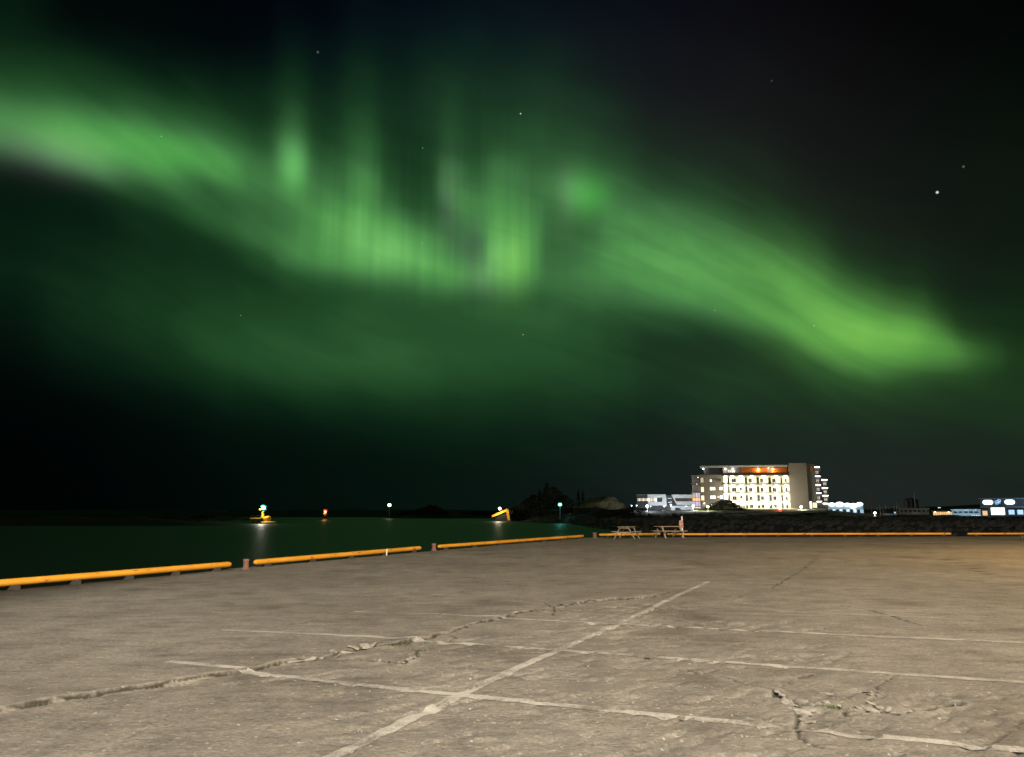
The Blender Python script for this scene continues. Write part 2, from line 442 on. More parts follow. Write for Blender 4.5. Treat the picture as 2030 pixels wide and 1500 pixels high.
M['dark_wall'] = plain('dark grey cladding', (.075, .08, .085), .6, var=.12, scale=.8)
M['orange_lit_wall'] = plain('orange lit panel', (.75, .22, .03), .6, var=.12, scale=1.0)  # orange lamp light put into the wall colour
M['white_clad'] = plain('white cladding', (.74, .77, .80), .45, var=.03, scale=.6)
M['navy'] = plain('navy parapet', (.06, .085, .12), .5, var=.1)
M['blue_lit_wall'] = plain('blue lit cladding', (.30, .40, .46), .6, var=.1, scale=.5)  # bluish lamp glow put into the wall colour
M['glass'] = plain('dark glass', (.02, .025, .025), .08, 0, var=.1, spec=.6)
M['door'] = plain('grey door', (.10, .10, .11), .5)
M['warm_pane'] = glow('warm lit pane', (1, .80, .45), 1.1)
M['warm_pane_dim'] = glow('dim lit pane', (1, .78, .45), .28)
M['white_pane'] = glow('white lit pane', (1, .97, .88), 2.4)
M['cool_pane'] = glow('cool lit pane', (.42, .72, 1), .9)
M['purple_pane'] = glow('violet lit pane', (.60, .50, 1), .55)
M['orange_pane'] = glow('orange lit pane', (1, .42, .10), 1.3)
M['shop_pane'] = glow('amber shop pane', (1, .62, .28), .8)
M['lamp_white'] = glow('white lamp', (1, .98, .92), 6)
M['lamp_cool'] = glow('cool white lamp', (.78, .92, 1), 12)
M['lamp_warm'] = glow('warm lamp', (1, .84, .55), 4.5)
M['lamp_green'] = glow('green lantern', (.16, 1, .80), 2.6)
M['lamp_cyan'] = glow('cyan lantern', (.5, 1, .97), 2.6)
M['cyan_halo'] = glow('teal lantern halo', (.02, .75, .70), .8, (.02, .3, .3))  # glowing surface for the teal halo around the lantern
M['red_halo'] = glow('red lantern halo', (.9, .02, .015), .8, (.3, .02, .02))  # glowing surface for the red halo around the lantern
M['lamp_red'] = glow('red lantern', (1, .08, .05), 9)
M['lamp_sodium'] = glow('sodium lamp', (1, .65, .25), 20)
M['strip'] = glow('balcony light', (1, .93, .74), 50)
M['globe_cool'] = glow('shop globe', (.80, .93, 1), 2.6)
M['emblem'] = glow('lit blue emblem', (.35, .62, 1), 1.3)

def lamp_light(parent, loc, col, watts, radius=.15, name='lamp_light'):
    ld = bpy.data.lights.new(name, 'POINT'); ld.energy = watts; ld.color = col; ld.shadow_soft_size = radius
    o = bpy.data.objects.new(name, ld); COL.objects.link(o); o.parent = parent; o.location = loc
    return o

# ------------------------------------------------------------------ numeric noise
def _hash(ix, iy, seed):
    h = (ix.astype(np.int64) * 374761393 + iy.astype(np.int64) * 668265263 + seed * 1274126177) & 0xFFFFFFFF
    h = ((h ^ (h >> 13)) * 1274126177) & 0xFFFFFFFF
    return ((h ^ (h >> 16)) & 0xFFFF) / 65535.0
def vnoise(x, y, seed=0):
    ix, iy = np.floor(x), np.floor(y); fx, fy = x - ix, y - iy
    fx = fx * fx * (3 - 2 * fx); fy = fy * fy * (3 - 2 * fy)
    a, b = _hash(ix, iy, seed), _hash(ix + 1, iy, seed); c, d = _hash(ix, iy + 1, seed), _hash(ix + 1, iy + 1, seed)
    return (a * (1 - fx) + b * fx) * (1 - fy) + (c * (1 - fx) + d * fx) * fy
def fbm(x, y, o=4, seed=0):
    r = 0; amp = .5
    for k in range(o):
        r = r + amp * vnoise(x * 2 ** k, y * 2 ** k, seed + k); amp *= .5
    return r

# ------------------------------------------------------------------ quay: cracks, height, mesh
def path(pts): return [ground(*p).xy for p in pts]
random.seed(11)
def wiggle(pl, amp, step=.12):
    out = []
    for a, b in zip(pl[:-1], pl[1:]):
        n = max(1, int((b - a).length / step))
        for i in range(n): out.append(a.lerp(b, i / n))
    out.append(pl[-1])
    return [p + Vector((random.gauss(0, amp), random.gauss(0, amp))) for p in out]
CRACKS = [  # polyline, half width, depth, rim height
 (path([(-60,1425),(120,1392),(290,1366),(420,1343),(520,1328),(555,1316),(640,1304),(705,1290),(760,1280),(800,1275),(845,1269),(890,1255),(940,1238),(1000,1225),(1050,1212),(1105,1202),(1180,1190),(1240,1187),(1290,1183),(1330,1172),(1400,1155)]), .022, .04, .010),
 (path([(890,1256),(905,1268),(830,1290),(822,1305),(800,1318),(760,1312),(720,1310)]), .02, .025, .014),
 (path([(800,1318),(835,1302)]), .03, .05, .03),
 (path([(1340,1325),(1395,1335),(1460,1352),(1520,1365),(1560,1385),(1600,1400),(1640,1402),(1700,1410),(1770,1412),(1830,1400),(1900,1392)]), .03, .05, .016),
 (path([(1585,1400),(1576,1440),(1600,1470),(1622,1482)]), .018, .03, .01),
 (path([(1740,1412),(1730,1390),(1740,1360),(1782,1336)]), .016, .03, .01),
 (path([(1550,1365),(1575,1345),(1600,1336)]), .014, .025, .008),
 (path([(1600,1400),(1660,1398),(1680,1420),(1740,1408)]), .02, .04, .016),
 (path([(1670,1200),(1720,1208),(1780,1225),(1830,1240)]), .03, .03, .004),
 (path([(1870,1105),(1920,1122),(1965,1140)]), .05, .03, .0),
 (path([(1250,1218),(1290,1221),(1330,1226),(1400,1243)]), .025, .03, .006),
 (path([(480,1250),(600,1236),(700,1211),(830,1186),(950,1166)]), .02, .016, .004),
 (path([(1080,1195),(1100,1206),(1094,1219)]), .016, .03, .006),
 (path([(1105,1290),(1180,1262),(1240,1262),(1330,1268),(1390,1255)]), .012, .02, .006),
 (path([(1530,1165),(1580,1135),(1620,1105)]), .03, .03, .006),
]
SEG = []
for pl, hw, dep, rim in CRACKS:
    w = wiggle(pl, .018)
    for a, b in zip(w[:-1], w[1:]):
        SEG.append((a.x, a.y, b.x, b.y, hw * random.uniform(.35, 1.5), dep, rim * random.uniform(.0, 1.6)))
MAINLINE = np.array([(p.x, p.y) for p in CRACKS[0][0]])

def rough_zone(x, y):
    """0 on the smooth seaward paving, 1 on the broken paving on the camera's side of the long crack"""
    yy = np.interp(x, MAINLINE[:, 0], MAINLINE[:, 1])
    z = np.clip((yy - y) / .5 + .5, 0, 1)
    far = np.clip((13.5 - y) / 4.0, 0, 1)
    z = np.where(x > MAINLINE[-1, 0], far, z)
    return z * np.clip((x + 9) / 2, 0, 1)
def height(x, y):
    rz = rough_zone(x, y)
    h = .05 * (fbm(x * .12, y * .12, 3, 3) - .45)
    h = h + .006 * (fbm(x * 1.6, y * 1.6, 3, 17) - .45)
    # lengthwise gouges and spalls in the broken paving
    u_ = x * .72 + y * .70; v_ = -x * .70 + y * .72
    g = fbm(u_ * 2.6, v_ * 8.5, 3, 31)
    sel = np.clip((vnoise(x * .8, y * .8, 51) - .32) * 4, 0, 1)
    h = h - rz * sel * .026 * np.clip((g - .50) * 8, 0, 1)
    yy = np.interp(x, MAINLINE[:, 0], MAINLINE[:, 1]) + .10 * (fbm(x * 2.2, y * 0 + 3, 3, 5) - .45)
    step = np.clip((y - yy) / .03 + .5, 0, 1) * np.exp(-np.clip(y - yy, 0, 9) / 2.5)
    h = h + .034 * (.3 + 1.3 * vnoise(x * 3, x * 0 + 7, 8)) * step * np.clip((MAINLINE[-1, 0] - .8 - x) / 1.5, 0, 1) * np.clip((x + 9) / 2, 0, 1)
    h = h + rz * .014 * (fbm(x * 9, y * 9, 2, 71) - .4)
    h = h + rz * .014 * np.clip((fbm(x * 5, y * 5, 2, 81) - .55) * 7, 0, 1)
    return h
def crack_height(x, y, h):
    """carve the cracks into flat arrays of points (near zone only)"""
    for (ax, ay, bx, by, hw, dep, rim) in SEG:
        m = .22
        lo_x, hi_x, lo_y, hi_y = min(ax, bx) - m, max(ax, bx) + m, min(ay, by) - m, max(ay, by) + m
        idx = np.nonzero((x > lo_x) & (x < hi_x) & (y > lo_y) & (y < hi_y))[0]
        if len(idx) == 0: continue
        px, py = x[idx], y[idx]
        dx, dy = bx - ax, by - ay; l2 = dx * dx + dy * dy + 1e-9
        t = np.clip(((px - ax) * dx + (py - ay) * dy) / l2, 0, 1)
        dist = np.hypot(px - ax - t * dx, py - ay - t * dy)
        groove = -dep * np.clip(1 - dist / hw, 0, 1) ** .6
        r_ = rim * np.exp(-((dist - hw * 1.5) / (hw * 1.2)) ** 2) * (dist > hw)
        target = np.where(dist < hw, groove, 0)
        carve[idx] = np.minimum(carve[idx], target)
        rims[idx] = np.maximum(rims[idx], r_)
    return h

EA, EB = ground(300, 1143).xy, ground(1155, 1067).xy         # the seaward edge, left run
EC, ED = ground(1187, 1064.5).xy, ground(1885, 1062.5).xy    # and the far run
ed1 = (EB - EA).normalized(); ed2 = (ED - EC).normalized()
n1 = Vector((-ed1.y, ed1.x)); n2 = Vector((-ed2.y, ed2.x))    # towards the sea
def meet(p, a, q, b):
    den = a.x * b.y - a.y * b.x
    s = ((q.x - p.x) * b.y - (q.y - p.y) * b.x) / den
    return p + a * s
OFF = .35
CORNER = meet(EA + n1 * OFF, ed1, EC + n2 * OFF, ed2)
def edge_x(y): return CORNER.x + (y - CORNER.y) * ed1.x / ed1.y
def far_y(x): return CORNER.y + (x - CORNER.x) * ed2.y / ed2.x

def asphalt_color(nt, far_blend=True):
    """colour of the worn paving from world position; returns colour socket, bump height socket"""
    N, L = nt.nodes, nt.links
    geo = N.new('ShaderNodeNewGeometry')
    def noise(scale, det, rough=.55, stretch=None):
        v = geo.outputs['Position']
        if stretch:
            mp = N.new('ShaderNodeMapping'); mp.inputs['Scale'].default_value = stretch; mp.inputs['Rotation'].default_value = (0, 0, R(-44))
            L.new(v, mp.inputs['Vector']); v = mp.outputs[0]
        n = N.new('ShaderNodeTexNoise'); n.inputs['Scale'].default_value = scale; n.inputs['Detail'].default_value = det
        n.inputs['Roughness'].default_value = rough
        L.new(v, n.inputs['Vector']); return n.outputs[0]
    def ramp(s, stops):
        r = N.new('ShaderNodeValToRGB')
        while len(r.color_ramp.elements) < len(stops): r.color_ramp.elements.new(.5)
        for e, (p, c) in zip(r.color_ramp.elements, stops): e.position = p
        for e, (p, c) in zip(r.color_ramp.elements, stops): e.color = (*c, 1)
        L.new(s, r.inputs[0]); return r.outputs[0]
    def mix(f, a, b, mode='MIX'):
        m = N.new('ShaderNodeMix'); m.data_type = 'RGBA'; m.blend_type = mode
        if isinstance(f, float): m.inputs['Factor'].default_value = f
        else: L.new(f, m.inputs['Factor'])
        L.new(a, m.inputs['A'])
        if isinstance(b, tuple): m.inputs['B'].default_value = b
        else: L.new(b, m.inputs['B'])
        return m.outputs['Result']
    big = noise(.22, 5)
    col = ramp(big, [(.3, (.168, .152, .130)), (.5, (.212, .194, .167)), (.7, (.252, .233, .202))])
    mid = noise(1.7, 6, .65)
    col = mix(.85, col, ramp(mid, [(.3, (.66, .66, .66)), (.52, (1, 1, 1)), (.75, (1.24, 1.22, 1.17))]), 'MULTIPLY')
    streak = noise(1.3, 5, .6, (1.0, 5.0, 1.0))
    col = mix(.75, col, ramp(streak, [(.32, (.68, .68, .68)), (.5, (1, 1, 1)), (.72, (1.22, 1.2, 1.16))]), 'MULTIPLY')
    grit = noise(34, 5, .75)
    col = mix(.75, col, ramp(grit, [(.28, (.55, .54, .53)), (.5, (1, 1, 1)), (.74, (1.5, 1.48, 1.42))]), 'MULTIPLY')
    vor = N.new('ShaderNodeTexVoronoi'); vor.inputs['Scale'].default_value = 16; L.new(geo.outputs['Position'], vor.inputs['Vector'])
    wn = N.new('ShaderNodeSeparateColor'); L.new(vor.outputs['Color'], wn.inputs[0])
    chip = N.new('ShaderNodeMath'); chip.operation = 'GREATER_THAN'; chip.inputs[1].default_value = .93; L.new(wn.outputs[0], chip.inputs[0])
    near = N.new('ShaderNodeMath'); near.operation = 'LESS_THAN'; near.inputs[1].default_value = .22; L.new(vor.outputs['Distance'], near.inputs[0])
    cm = N.new('ShaderNodeMath'); cm.operation = 'MULTIPLY'; L.new(chip.outputs[0], cm.inputs[0]); L.new(near.outputs[0], cm.inputs[1])
    col = mix(cm.outputs[0], col, (.42, .39, .33, 1))
    spk = noise(13, 4, .7, (1.0, 1.9, 1.0))
    col = mix(1.0, col, ramp(spk, [(.30, (.42, .41, .40)), (.43, (.92, .92, .92)), (.56, (1, 1, 1)), (.70, (1.55, 1.53, 1.46))]), 'MULTIPLY')
    # dark oil and water stains
    st = noise(.55, 4, .5)
    col = mix(.75, col, ramp(st, [(.28, (.55, .53, .50)), (.40, (.85, .84, .83)), (.47, (1, 1, 1))]), 'MULTIPLY')
    bh = N.new('ShaderNodeMath'); bh.operation = 'ADD'
    L.new(grit, bh.inputs[0]); L.new(spk, bh.inputs[1])
    return col, bh.outputs[0], mid, grit

def make_asphalt():
    m, nt, b = new_mat('worn asphalt')
    col, bh, mid, grit = asphalt_color(nt)
    N, L = nt.nodes, nt.links
    # dark colour in the bottom of the cracks (position lower than the paving), light on the broken rims put into their colour
    at_ = N.new('ShaderNodeAttribute'); at_.attribute_name = 'crack'
    m1 = N.new('ShaderNodeMix'); m1.data_type = 'RGBA'; L.new(at_.outputs['Fac'], m1.inputs['Factor']); L.new(col, m1.inputs['A']); m1.inputs['B'].default_value = (.045, .042, .028, 1)
    at2 = N.new('ShaderNodeAttribute'); at2.attribute_name = 'rim'
    m2 = N.new('ShaderNodeMix'); m2.data_type = 'RGBA'; L.new(at2.outputs['Fac'], m2.inputs['Factor']); L.new(m1.outputs['Result'], m2.inputs['A']); m2.inputs['B'].default_value = (.33, .305, .255, 1)
    L.new(m2.outputs['Result'], b.inputs['Base Color'])
    b.inputs['Roughness'].default_value = .85; b.inputs['Specular IOR Level'].default_value = .25
    bp = N.new('ShaderNodeBump'); bp.inputs['Strength'].default_value = .8; bp.inputs['Distance'].default_value = .018
    L.new(bh, bp.inputs['Height']); L.new(bp.outputs[0], b.inputs['Normal'])
    return m
def make_line_paint(name, wear, col=(.40, .385, .34, 1)):
    m, nt, b = new_mat(name)
    base, bh, mid, grit = asphalt_color(nt)
    N, L = nt.nodes, nt.links
    a = N.new('ShaderNodeMath'); a.operation = 'MULTIPLY_ADD'; L.new(grit, a.inputs[0]); a.inputs[1].default_value = .7; L.new(mid, a.inputs[2])
    r = N.new('ShaderNodeValToRGB'); r.color_ramp.elements[0].position = wear; r.color_ramp.elements[1].position = wear + .17
    s = N.new('ShaderNodeMath'); s.operation = 'MULTIPLY'; s.inputs[1].default_value = .62; L.new(a.outputs[0], s.inputs[0]); L.new(s.outputs[0], r.inputs[0])
    mx = N.new('ShaderNodeMix'); mx.data_type = 'RGBA'; L.new(r.outputs[0], mx.inputs['Factor']); L.new(base, mx.inputs['A']); mx.inputs['B'].default_value = col
    L.new(mx.outputs['Result'], b.inputs['Base Color']); b.inputs['Roughness'].default_value = .8
    bp = N.new('ShaderNodeBump'); bp.inputs['Strength'].default_value = .5; bp.inputs['Distance'].default_value = .01
    L.new(bh, bp.inputs['Height']); L.new(bp.outputs[0], b.inputs['Normal'])
    return m
M['asphalt'] = make_asphalt()
M['line'] = make_line_paint('worn white line paint', .43)
M['line_faint'] = make_line_paint('faint white line paint', .50)

# paving mesh: fine in front of the camera, coarse beyond; columns start on the sea edge
ys = [-60, -30, -12, -4, 0, 2, 3]
y = 3.6
while y < 17: ys.append(y); y += .024 + .0035 * max(0, y - 5)
while y < CORNER.y - .5: ys.append(y); y += .07 + .02 * (y - 17)
ys.append(CORNER.y); ys = np.array(ys)
sx = [-13.5]
s = -8.6
while s < 13.0: sx.append(s); s += .03
while s < 60: sx.append(s); s += .35 + .12 * (s - 13)
sx = np.array(sx + [140.0])
yn = ys[:, None] + 0 * sx[None, :]
ye = np.array([edge_x(v) for v in ys])
# first column sits on the edge, the fine block keeps fixed x where that is inside the quay
xx = np.zeros_like(yn)
for j, v in enumerate(ys):
    base = np.maximum(sx, ye[j] + .02 * np.arange(len(sx)))
    base[0] = ye[j]
    xx[j] = base
# stretch the last rows to the far edge
tt = np.clip((yn - 17) / (CORNER.y - 17), 0, 1)
yn = np.where(yn > 17, yn + tt * ((CORNER.y + (xx - CORNER.x) * ed2.y / ed2.x) - CORNER.y) * (xx > CORNER.x), yn)
fx, fy = xx.ravel(), yn.ravel()
carve = np.zeros_like(fx); rims = np.zeros_like(fx)
hz = height(fx, fy)
crack_height(fx, fy, hz)
hz0 = hz.copy()
brk = .3 + 1.4 * vnoise(fx * 5, fy * 5, 91)
hz = hz + carve + rims * np.clip(brk - .5, 0, 1.2)
edge_fall = np.clip((fx - np.repeat(ye, len(sx))) / 2.0, 0, 1)
hz *= edge_fall
nr, nc = xx.shape
ii = np.arange(nr * nc).reshape(nr, nc)
quads = np.stack([ii[:-1, :-1], ii[:-1, 1:], ii[1:, 1:], ii[1:, :-1]], -1).reshape(-1, 4)
me = bpy.data.meshes.new('quay')
verts = np.stack([fx, fy, hz], -1)
# quay wall: skirt down the seaward edges
left = ii[:, 0]; top = ii[-1, :]
rim_idx = np.concatenate([left, top[1:]])
wallv = verts[rim_idx].copy(); wallv[:, 2] = -4.0
nb = len(verts); allv = np.concatenate([verts, wallv])
wq = np.stack([rim_idx[:-1], rim_idx[1:], nb + np.arange(1, len(rim_idx)), nb + np.arange(len(rim_idx) - 1)], -1)
allq = np.concatenate([quads, wq])
me.vertices.add(len(allv)); me.vertices.foreach_set('co', allv.astype(np.float32).ravel())
me.loops.add(len(allq) * 4); me.loops.foreach_set('vertex_index', allq.astype(np.int32).ravel())
me.polygons.add(len(allq)); me.polygons.foreach_set('loop_start', np.arange(0, len(allq) * 4, 4, dtype=np.int32))
me.update(calc_edges=True)
a1 = me.attributes.new('crack', 'FLOAT', 'POINT'); v_ = np.zeros(len(allv)); v_[:nb] = np.clip(-carve / .02, 0, 1); a1.data.foreach_set('value', v_.astype(np.float32))
a2 = me.attributes.new('rim', 'FLOAT', 'POINT'); v_ = np.zeros(len(allv)); v_[:nb] = np.clip(rims / .02, 0, 1) * .75 * np.clip(brk - .55, 0, 1) * (carve > -.004); a2.data.foreach_set('value', v_.astype(np.float32))
sm = np.zeros(len(allq), bool); sm[:len(quads)] = True
me.polygons.foreach_set('use_smooth', sm)
me.materials.append(M['asphalt'])
quay = tag(link('quay', me), kind='structure')
def hpt(x, y): return float(height(np.array([x]), np.array([y]))[0])

# painted bay lines, each a worn film of paint lying on the paving
def painted_line(pts, width, mat, step=.08):
    P = [ground(*p).xy for p in pts]
    Q = []
    for a, b in zip(P[:-1], P[1:]):
        n = max(1, int((b - a).length / step))
        Q += [a.lerp(b, i / n) for i in range(n)]
    Q.append(P[-1])
    mb = MB(); vs = []
    for i, q in enumerate(Q):
        d = (Q[min(i + 1, len(Q) - 1)] - Q[max(i - 1, 0)]).normalized(); n = Vector((-d.y, d.x))
        for k in range(5):
            w = (k / 4 - .5) * width * (1 + (random.uniform(-.16, .16) if k in (0, 4) else 0))
            p = q + n * w
            e = min(max((p.x - edge_x(p.y)) / 2.0, 0), 1)
            vs.append((p.x, p.y, hpt(p.x, p.y) * e + .004))
    fs = []
    for i in range(len(Q) - 1):
        for k in range(4): fs.append((i*5+k, (i+1)*5+k, (i+1)*5+k+1, i*5+k+1))
    mb.add(vs, fs, True)
    return mb.build('painted_line', mat, quay)
painted_line([(876,1219),(1010,1226.5),(1200,1236),(1583,1254),(1913,1269),(2060,1275)], .12, M['line'])
painted_line([(440,1249),(640,1259.5),(880,1274.5),(1150,1293),(1500,1317),(1861,1341),(2040,1353)], .13, M['line'])
painted_line([(330,1316),(640,1351),(760,1364),(925,1382),(1150,1404),(1400,1428),(1640,1450),(1900,1475),(2080,1492)], .13, M['line'])
painted_line([(1150,1200),(1500,1210),(1800,1222),(1960,1229)], .11, M['line_faint'])
painted_line([(640,1512),(820,1424),(930,1372),(1055,1313),(1110,1290),(1250,1225),(1320,1190),(1375,1165),(1405,1152)], .125, M['line'])
painted_line([(700,1212),(870,1218)], .1, M['line_faint'])
# pale worn strip of edge paint at the foot of the far rail
for a, b in ((1432, 1453), (1456, 1482), (1497, 1541), (1548, 1561), (1572, 1583)):
    painted_line([(a, 1065.6), (b, 1065.4)], .35, M['line'], .8)

# broken pieces of asphalt lying in the cracks
def chunk_mesh(k):
    rnd = random.Random(100 + k); bm = bmesh.new()
    for _ in range(9):
        v = Vector((rnd.gauss(0, 1), rnd.gauss(0, 1), rnd.gauss(0, .6))).normalized()
        bm.verts.new((v.x * .5, v.y * .40, max(-.2, min(.16, v.z * .3))))
    bmesh.ops.convex_hull(bm, input=bm.verts[:])
    me = bpy.data.meshes.new('asphalt_chunk'); bm.to_mesh(me); bm.free()
    me.materials.append(M['chunk']); return me
M['chunk'] = plain('broken asphalt', (.235, .215, .18), .9, var=.55, scale=6)
chunks = [chunk_mesh(k) for k in range(5)]
def chunk(px, py, size, k):
    p = ground(px, py)
    o = link('asphalt_chunk', chunks[k % 5], quay, (p.x, p.y, hpt(p.x, p.y) + size * .06))
    o.scale = (size * random.uniform(.7, 1.5), size * random.uniform(.6, 1.1), size * random.uniform(.5, 1.0)); o.rotation_euler = (random.uniform(-.3, .3), random.uniform(-.3, .3), random.uniform(0, 6.3))
CH = [(1556,1394,.13),(1572,1399,.10),(1590,1413,.16),(1583,1424,.12),(1608,1410,.12),(1622,1396,.11),(1640,1395,.12),(1664,1400,.10),(1703,1404,.12),(1728,1409,.14),(1745,1404,.10),(1758,1411,.13),(1775,1418,.12),(1730,1396,.10),(1724,1378,.08),
      (1604,1428,.10),(1540,1372,.10),(1552,1378,.09),(1638,1374,.10),(1720,1374,.08),(1792,1407,.13),(1596,1391,.09),
      (640,1306,.14),(668,1303,.16),(688,1296,.18),(700,1290,.14),(725,1286,.16),(742,1283,.14),(612,1311,.15),(585,1314,.16),(660,1297,.13),(810,1311,.14),(818,1307,.14),(796,1316,.10),
      (1112,1201,.16),(1145,1196,.2),(1022,1219,.12),(985,1229,.12),(955,1234,.11)]
for i, (a, b, s_) in enumerate(CH): chunk(a, b, s_, i)
# grit strewn on the broken paving
gb = MB()
for i in range(420):
    px, py = random.uniform(640, 1900), 1225 + 260 * random.random() ** 1.3
    p = ground(px, py)
    if rough_zone(np.array([p.x]), np.array([p.y]))[0] < .5: continue
    s_ = random.uniform(.006, .017); z = hpt(p.x, p.y); a = random.uniform(0, 6.3)
    vs = [(p.x + s_ * math.cos(a + q) * random.uniform(.6, 1.2), p.y + s_ * math.sin(a + q) * random.uniform(.6, 1.2), z - .003) for q in (0, 1.6, 3.1, 4.7)] + [(p.x, p.y, z + s_ * random.uniform(.5, .9))]
    gb.add(vs, [(0, 1, 4), (1, 2, 4), (2, 3, 4), (3, 0, 4)])
tag(gb.build('loose_grit', M['chunk'], quay), kind='stuff')

# weeds in the cracks
def weed(px, py, n, spread, hgt, label):
    p = ground(px, py); mb = MB()
    for i in range(n):
        a = random.uniform(0, 6.3); r = random.uniform(0, 1)
        c = Vector((random.gauss(0, 1) * spread, random.gauss(0, 1) * spread * .25, 0))
        tip = c + Vector((math.cos(a) * hgt * .8, math.sin(a) * hgt * .8, hgt * random.uniform(.4, 1)))
        sd = Vector((-math.sin(a), math.cos(a), 0)) * .008
        md = c.lerp(tip, .55) + Vector((0, 0, hgt * .15))
        mb.add([c - sd, c + sd, md + sd * .8, md - sd * .8, tip], [(0, 1, 2, 3), (3, 2, 4)])
    o = mb.build('weed', M['weed'], None, (p.x, p.y, hpt(p.x, p.y) - .03))
    tag(o, label, 'weed', kind='stuff')
weed(782, 1278, 130, .20, .07, 'low green weed in the long crack, close to the second bay line')
weed(748, 1313, 70, .16, .05, 'sparse flattened weed in the small loop of crack at the left')
weed(826, 1291, 40, .06, .06, 'small weed tuft at the bend of the looping crack')
weed(1640, 1403, 60, .10, .05, 'dark weed tuft in the hole among broken asphalt at the right')

# ------------------------------------------------------------------ water
def water_mat():
    m, nt, b = new_mat('night sea')
    N, L = nt.nodes, nt.links
    b.inputs['Base Color'].default_value = (.002, .006, .005, 1); b.inputs['Roughness'].default_value = .46; b.inputs['IOR'].default_value = 1.33
    geo = N.new('ShaderNodeNewGeometry')
    mp = N.new('ShaderNodeMapping'); mp.inputs['Scale'].default_value = (.5, 1.0, 1); L.new(geo.outputs['Position'], mp.inputs['Vector'])
    n1_ = N.new('ShaderNodeTexNoise'); n1_.inputs['Scale'].default_value = .9; n1_.inputs['Detail'].default_value = 5; L.new(mp.outputs[0], n1_.inputs['Vector'])
    bp = N.new('ShaderNodeBump'); bp.inputs['Strength'].default_value = .5; bp.inputs['Distance'].default_value = .06
    L.new(n1_.outputs[0], bp.inputs['Height']); L.new(bp.outputs[0], b.inputs['Normal'])
    return m
WZ = -2.4
wm = MB().add([(-9000, -200, WZ), (9000, -200, WZ), (9000, 12000, WZ), (-9000, 12000, WZ)], [(0, 1, 2, 3)])
tag(wm.build('water', water_mat()), kind='structure')
def sea(px, py): return ground(px, py, WZ)

# ------------------------------------------------------------------ land across the water
def az_of(px): return math.atan2((px - 1015) / FPX * cP, 1.0)      # at eye level
def polar_land(name, cols, radii_fn, mat, zfn):
    """terrain sheet over directions cols (photo columns) and distances"""
    vs = []; nrad = None
    for c in cols:
        rr = radii_fn(c); nrad = len(rr)
        a = az_of(c)
        for r_ in rr:
            x, y_ = r_ * math.tan(a), r_
            vs.append((x, y_, zfn(c, r_, x, y_)))
    fs = []
    for i in range(len(cols) - 1):
        for k in range(nrad - 1):
            fs.append((i*nrad+k, (i+1)*nrad+k, (i+1)*nrad+k+1, i*nrad+k+1))
    mb = MB().add(vs, fs, True)
    return tag(mb.build(name, mat), kind='structure')
SHORE = [(1000, 330), (1060, 310), (1110, 270), (1170, 195), (1235, 148), (1400, 112), (1700, 96), (2030, 90), (2700, 90)]
def shore(c): return float(np.interp(c, [s_[0] for s_ in SHORE], [s_[1] for s_ in SHORE]))
def n1d(x, y_, s, seed): return float(fbm(np.array([x * s]), np.array([y_ * s]), 4, seed)[0])
def sstep(a, b, x):
    t_ = min(max((x - a) / (b - a), 0), 1); return t_ * t_ * (3 - 2 * t_)
def land_z(c, r_, x, y_):
    w = shore(c); t_ = r_ - w
    z = -3.4 + 2.9 * sstep(-4, 16, t_) + (1.1 - .55 * sstep(1610, 1720, c)) * sstep(10, 130, t_) + 1.4 * sstep(215, 300, r_) * sstep(1050, 1180, c) * (1 - .6 * sstep(1640, 1740, c))
    z += (n1d(x, y_, .35, 5) - .45) * 1.3 * sstep(-4, 10, t_) * (1 - sstep(120, 200, t_)) + (n1d(x, y_, .05, 9) - .45) * .8 * sstep(0, 30, t_)
    z += sstep(640, 1100, r_) * sstep(1560, 2100, c) * (5 + 15 * n1d(x, y_, .004, 23))
    return z
cols = list(np.arange(985, 1300, 5)) + list(np.arange(1300, 2700, 12))
def radii(c):
    w = shore(c)
    return [w - 8, w - 3, w, w + 2, w + 4, w + 7, w + 10, w + 14, w + 19, w + 26, w + 36, w + 50, w + 68, w + 90, 240 + .1 * w, 262 + .1 * w, 285 + .1 * w, 310 + .1 * w, 345, 380, 430, 500, 640, 800, 950, 1100, 1400]
polar_land('headland', cols, radii, M['land'], land_z)
def land_at(px, D):
    a = az_of(px); x = D * math.tan(a)
    return Vector((x, D, land_z(px, D, x, D)))

def island(name, c0, c1, d0, depth, htop, seed):
    cc = np.linspace(c0, c1, 40)
    def zf(c, r_, x, y_):
        e = sstep(c0, c0 + .25 * (c1 - c0), c) * (1 - sstep(c1 - .3 * (c1 - c0), c1, c))
        k = sstep(d0, d0 + depth * .3, r_) * (1 - sstep(d0 + depth * .7, d0 + depth, r_))
        return WZ - .5 + (htop + .5) * (.25 + .75 * e) * k * (.75 + .5 * n1d(c * .1, r_ * .1, 1, seed)) * (e > 0 or k == 0)
    return polar_land(name, list(cc), lambda c: list(np.linspace(d0, d0 + depth, 14)), M['island'], zf)
island('island', -300, 497, 210, 60, 2.1, 1)
island('island', 764, 1000, 418, 70, 1.9, 2)
def far_shore():
    def zf(c, r_, x, y_):
        k = sstep(500, 540, r_) * (1 - sstep(640, 720, r_))
        return WZ - .6 + k * (4.3 + 2.2 * (n1d(c * .02, 0, 1, 77) - .3) + .8 * n1d(c * .12, r_ * .01, 1, 78))
    polar_land('far_shore', list(np.arange(-500, 1060, 12.0)), lambda c: list(np.linspace(490, 730, 10)), M['island'], zf)
far_shore()

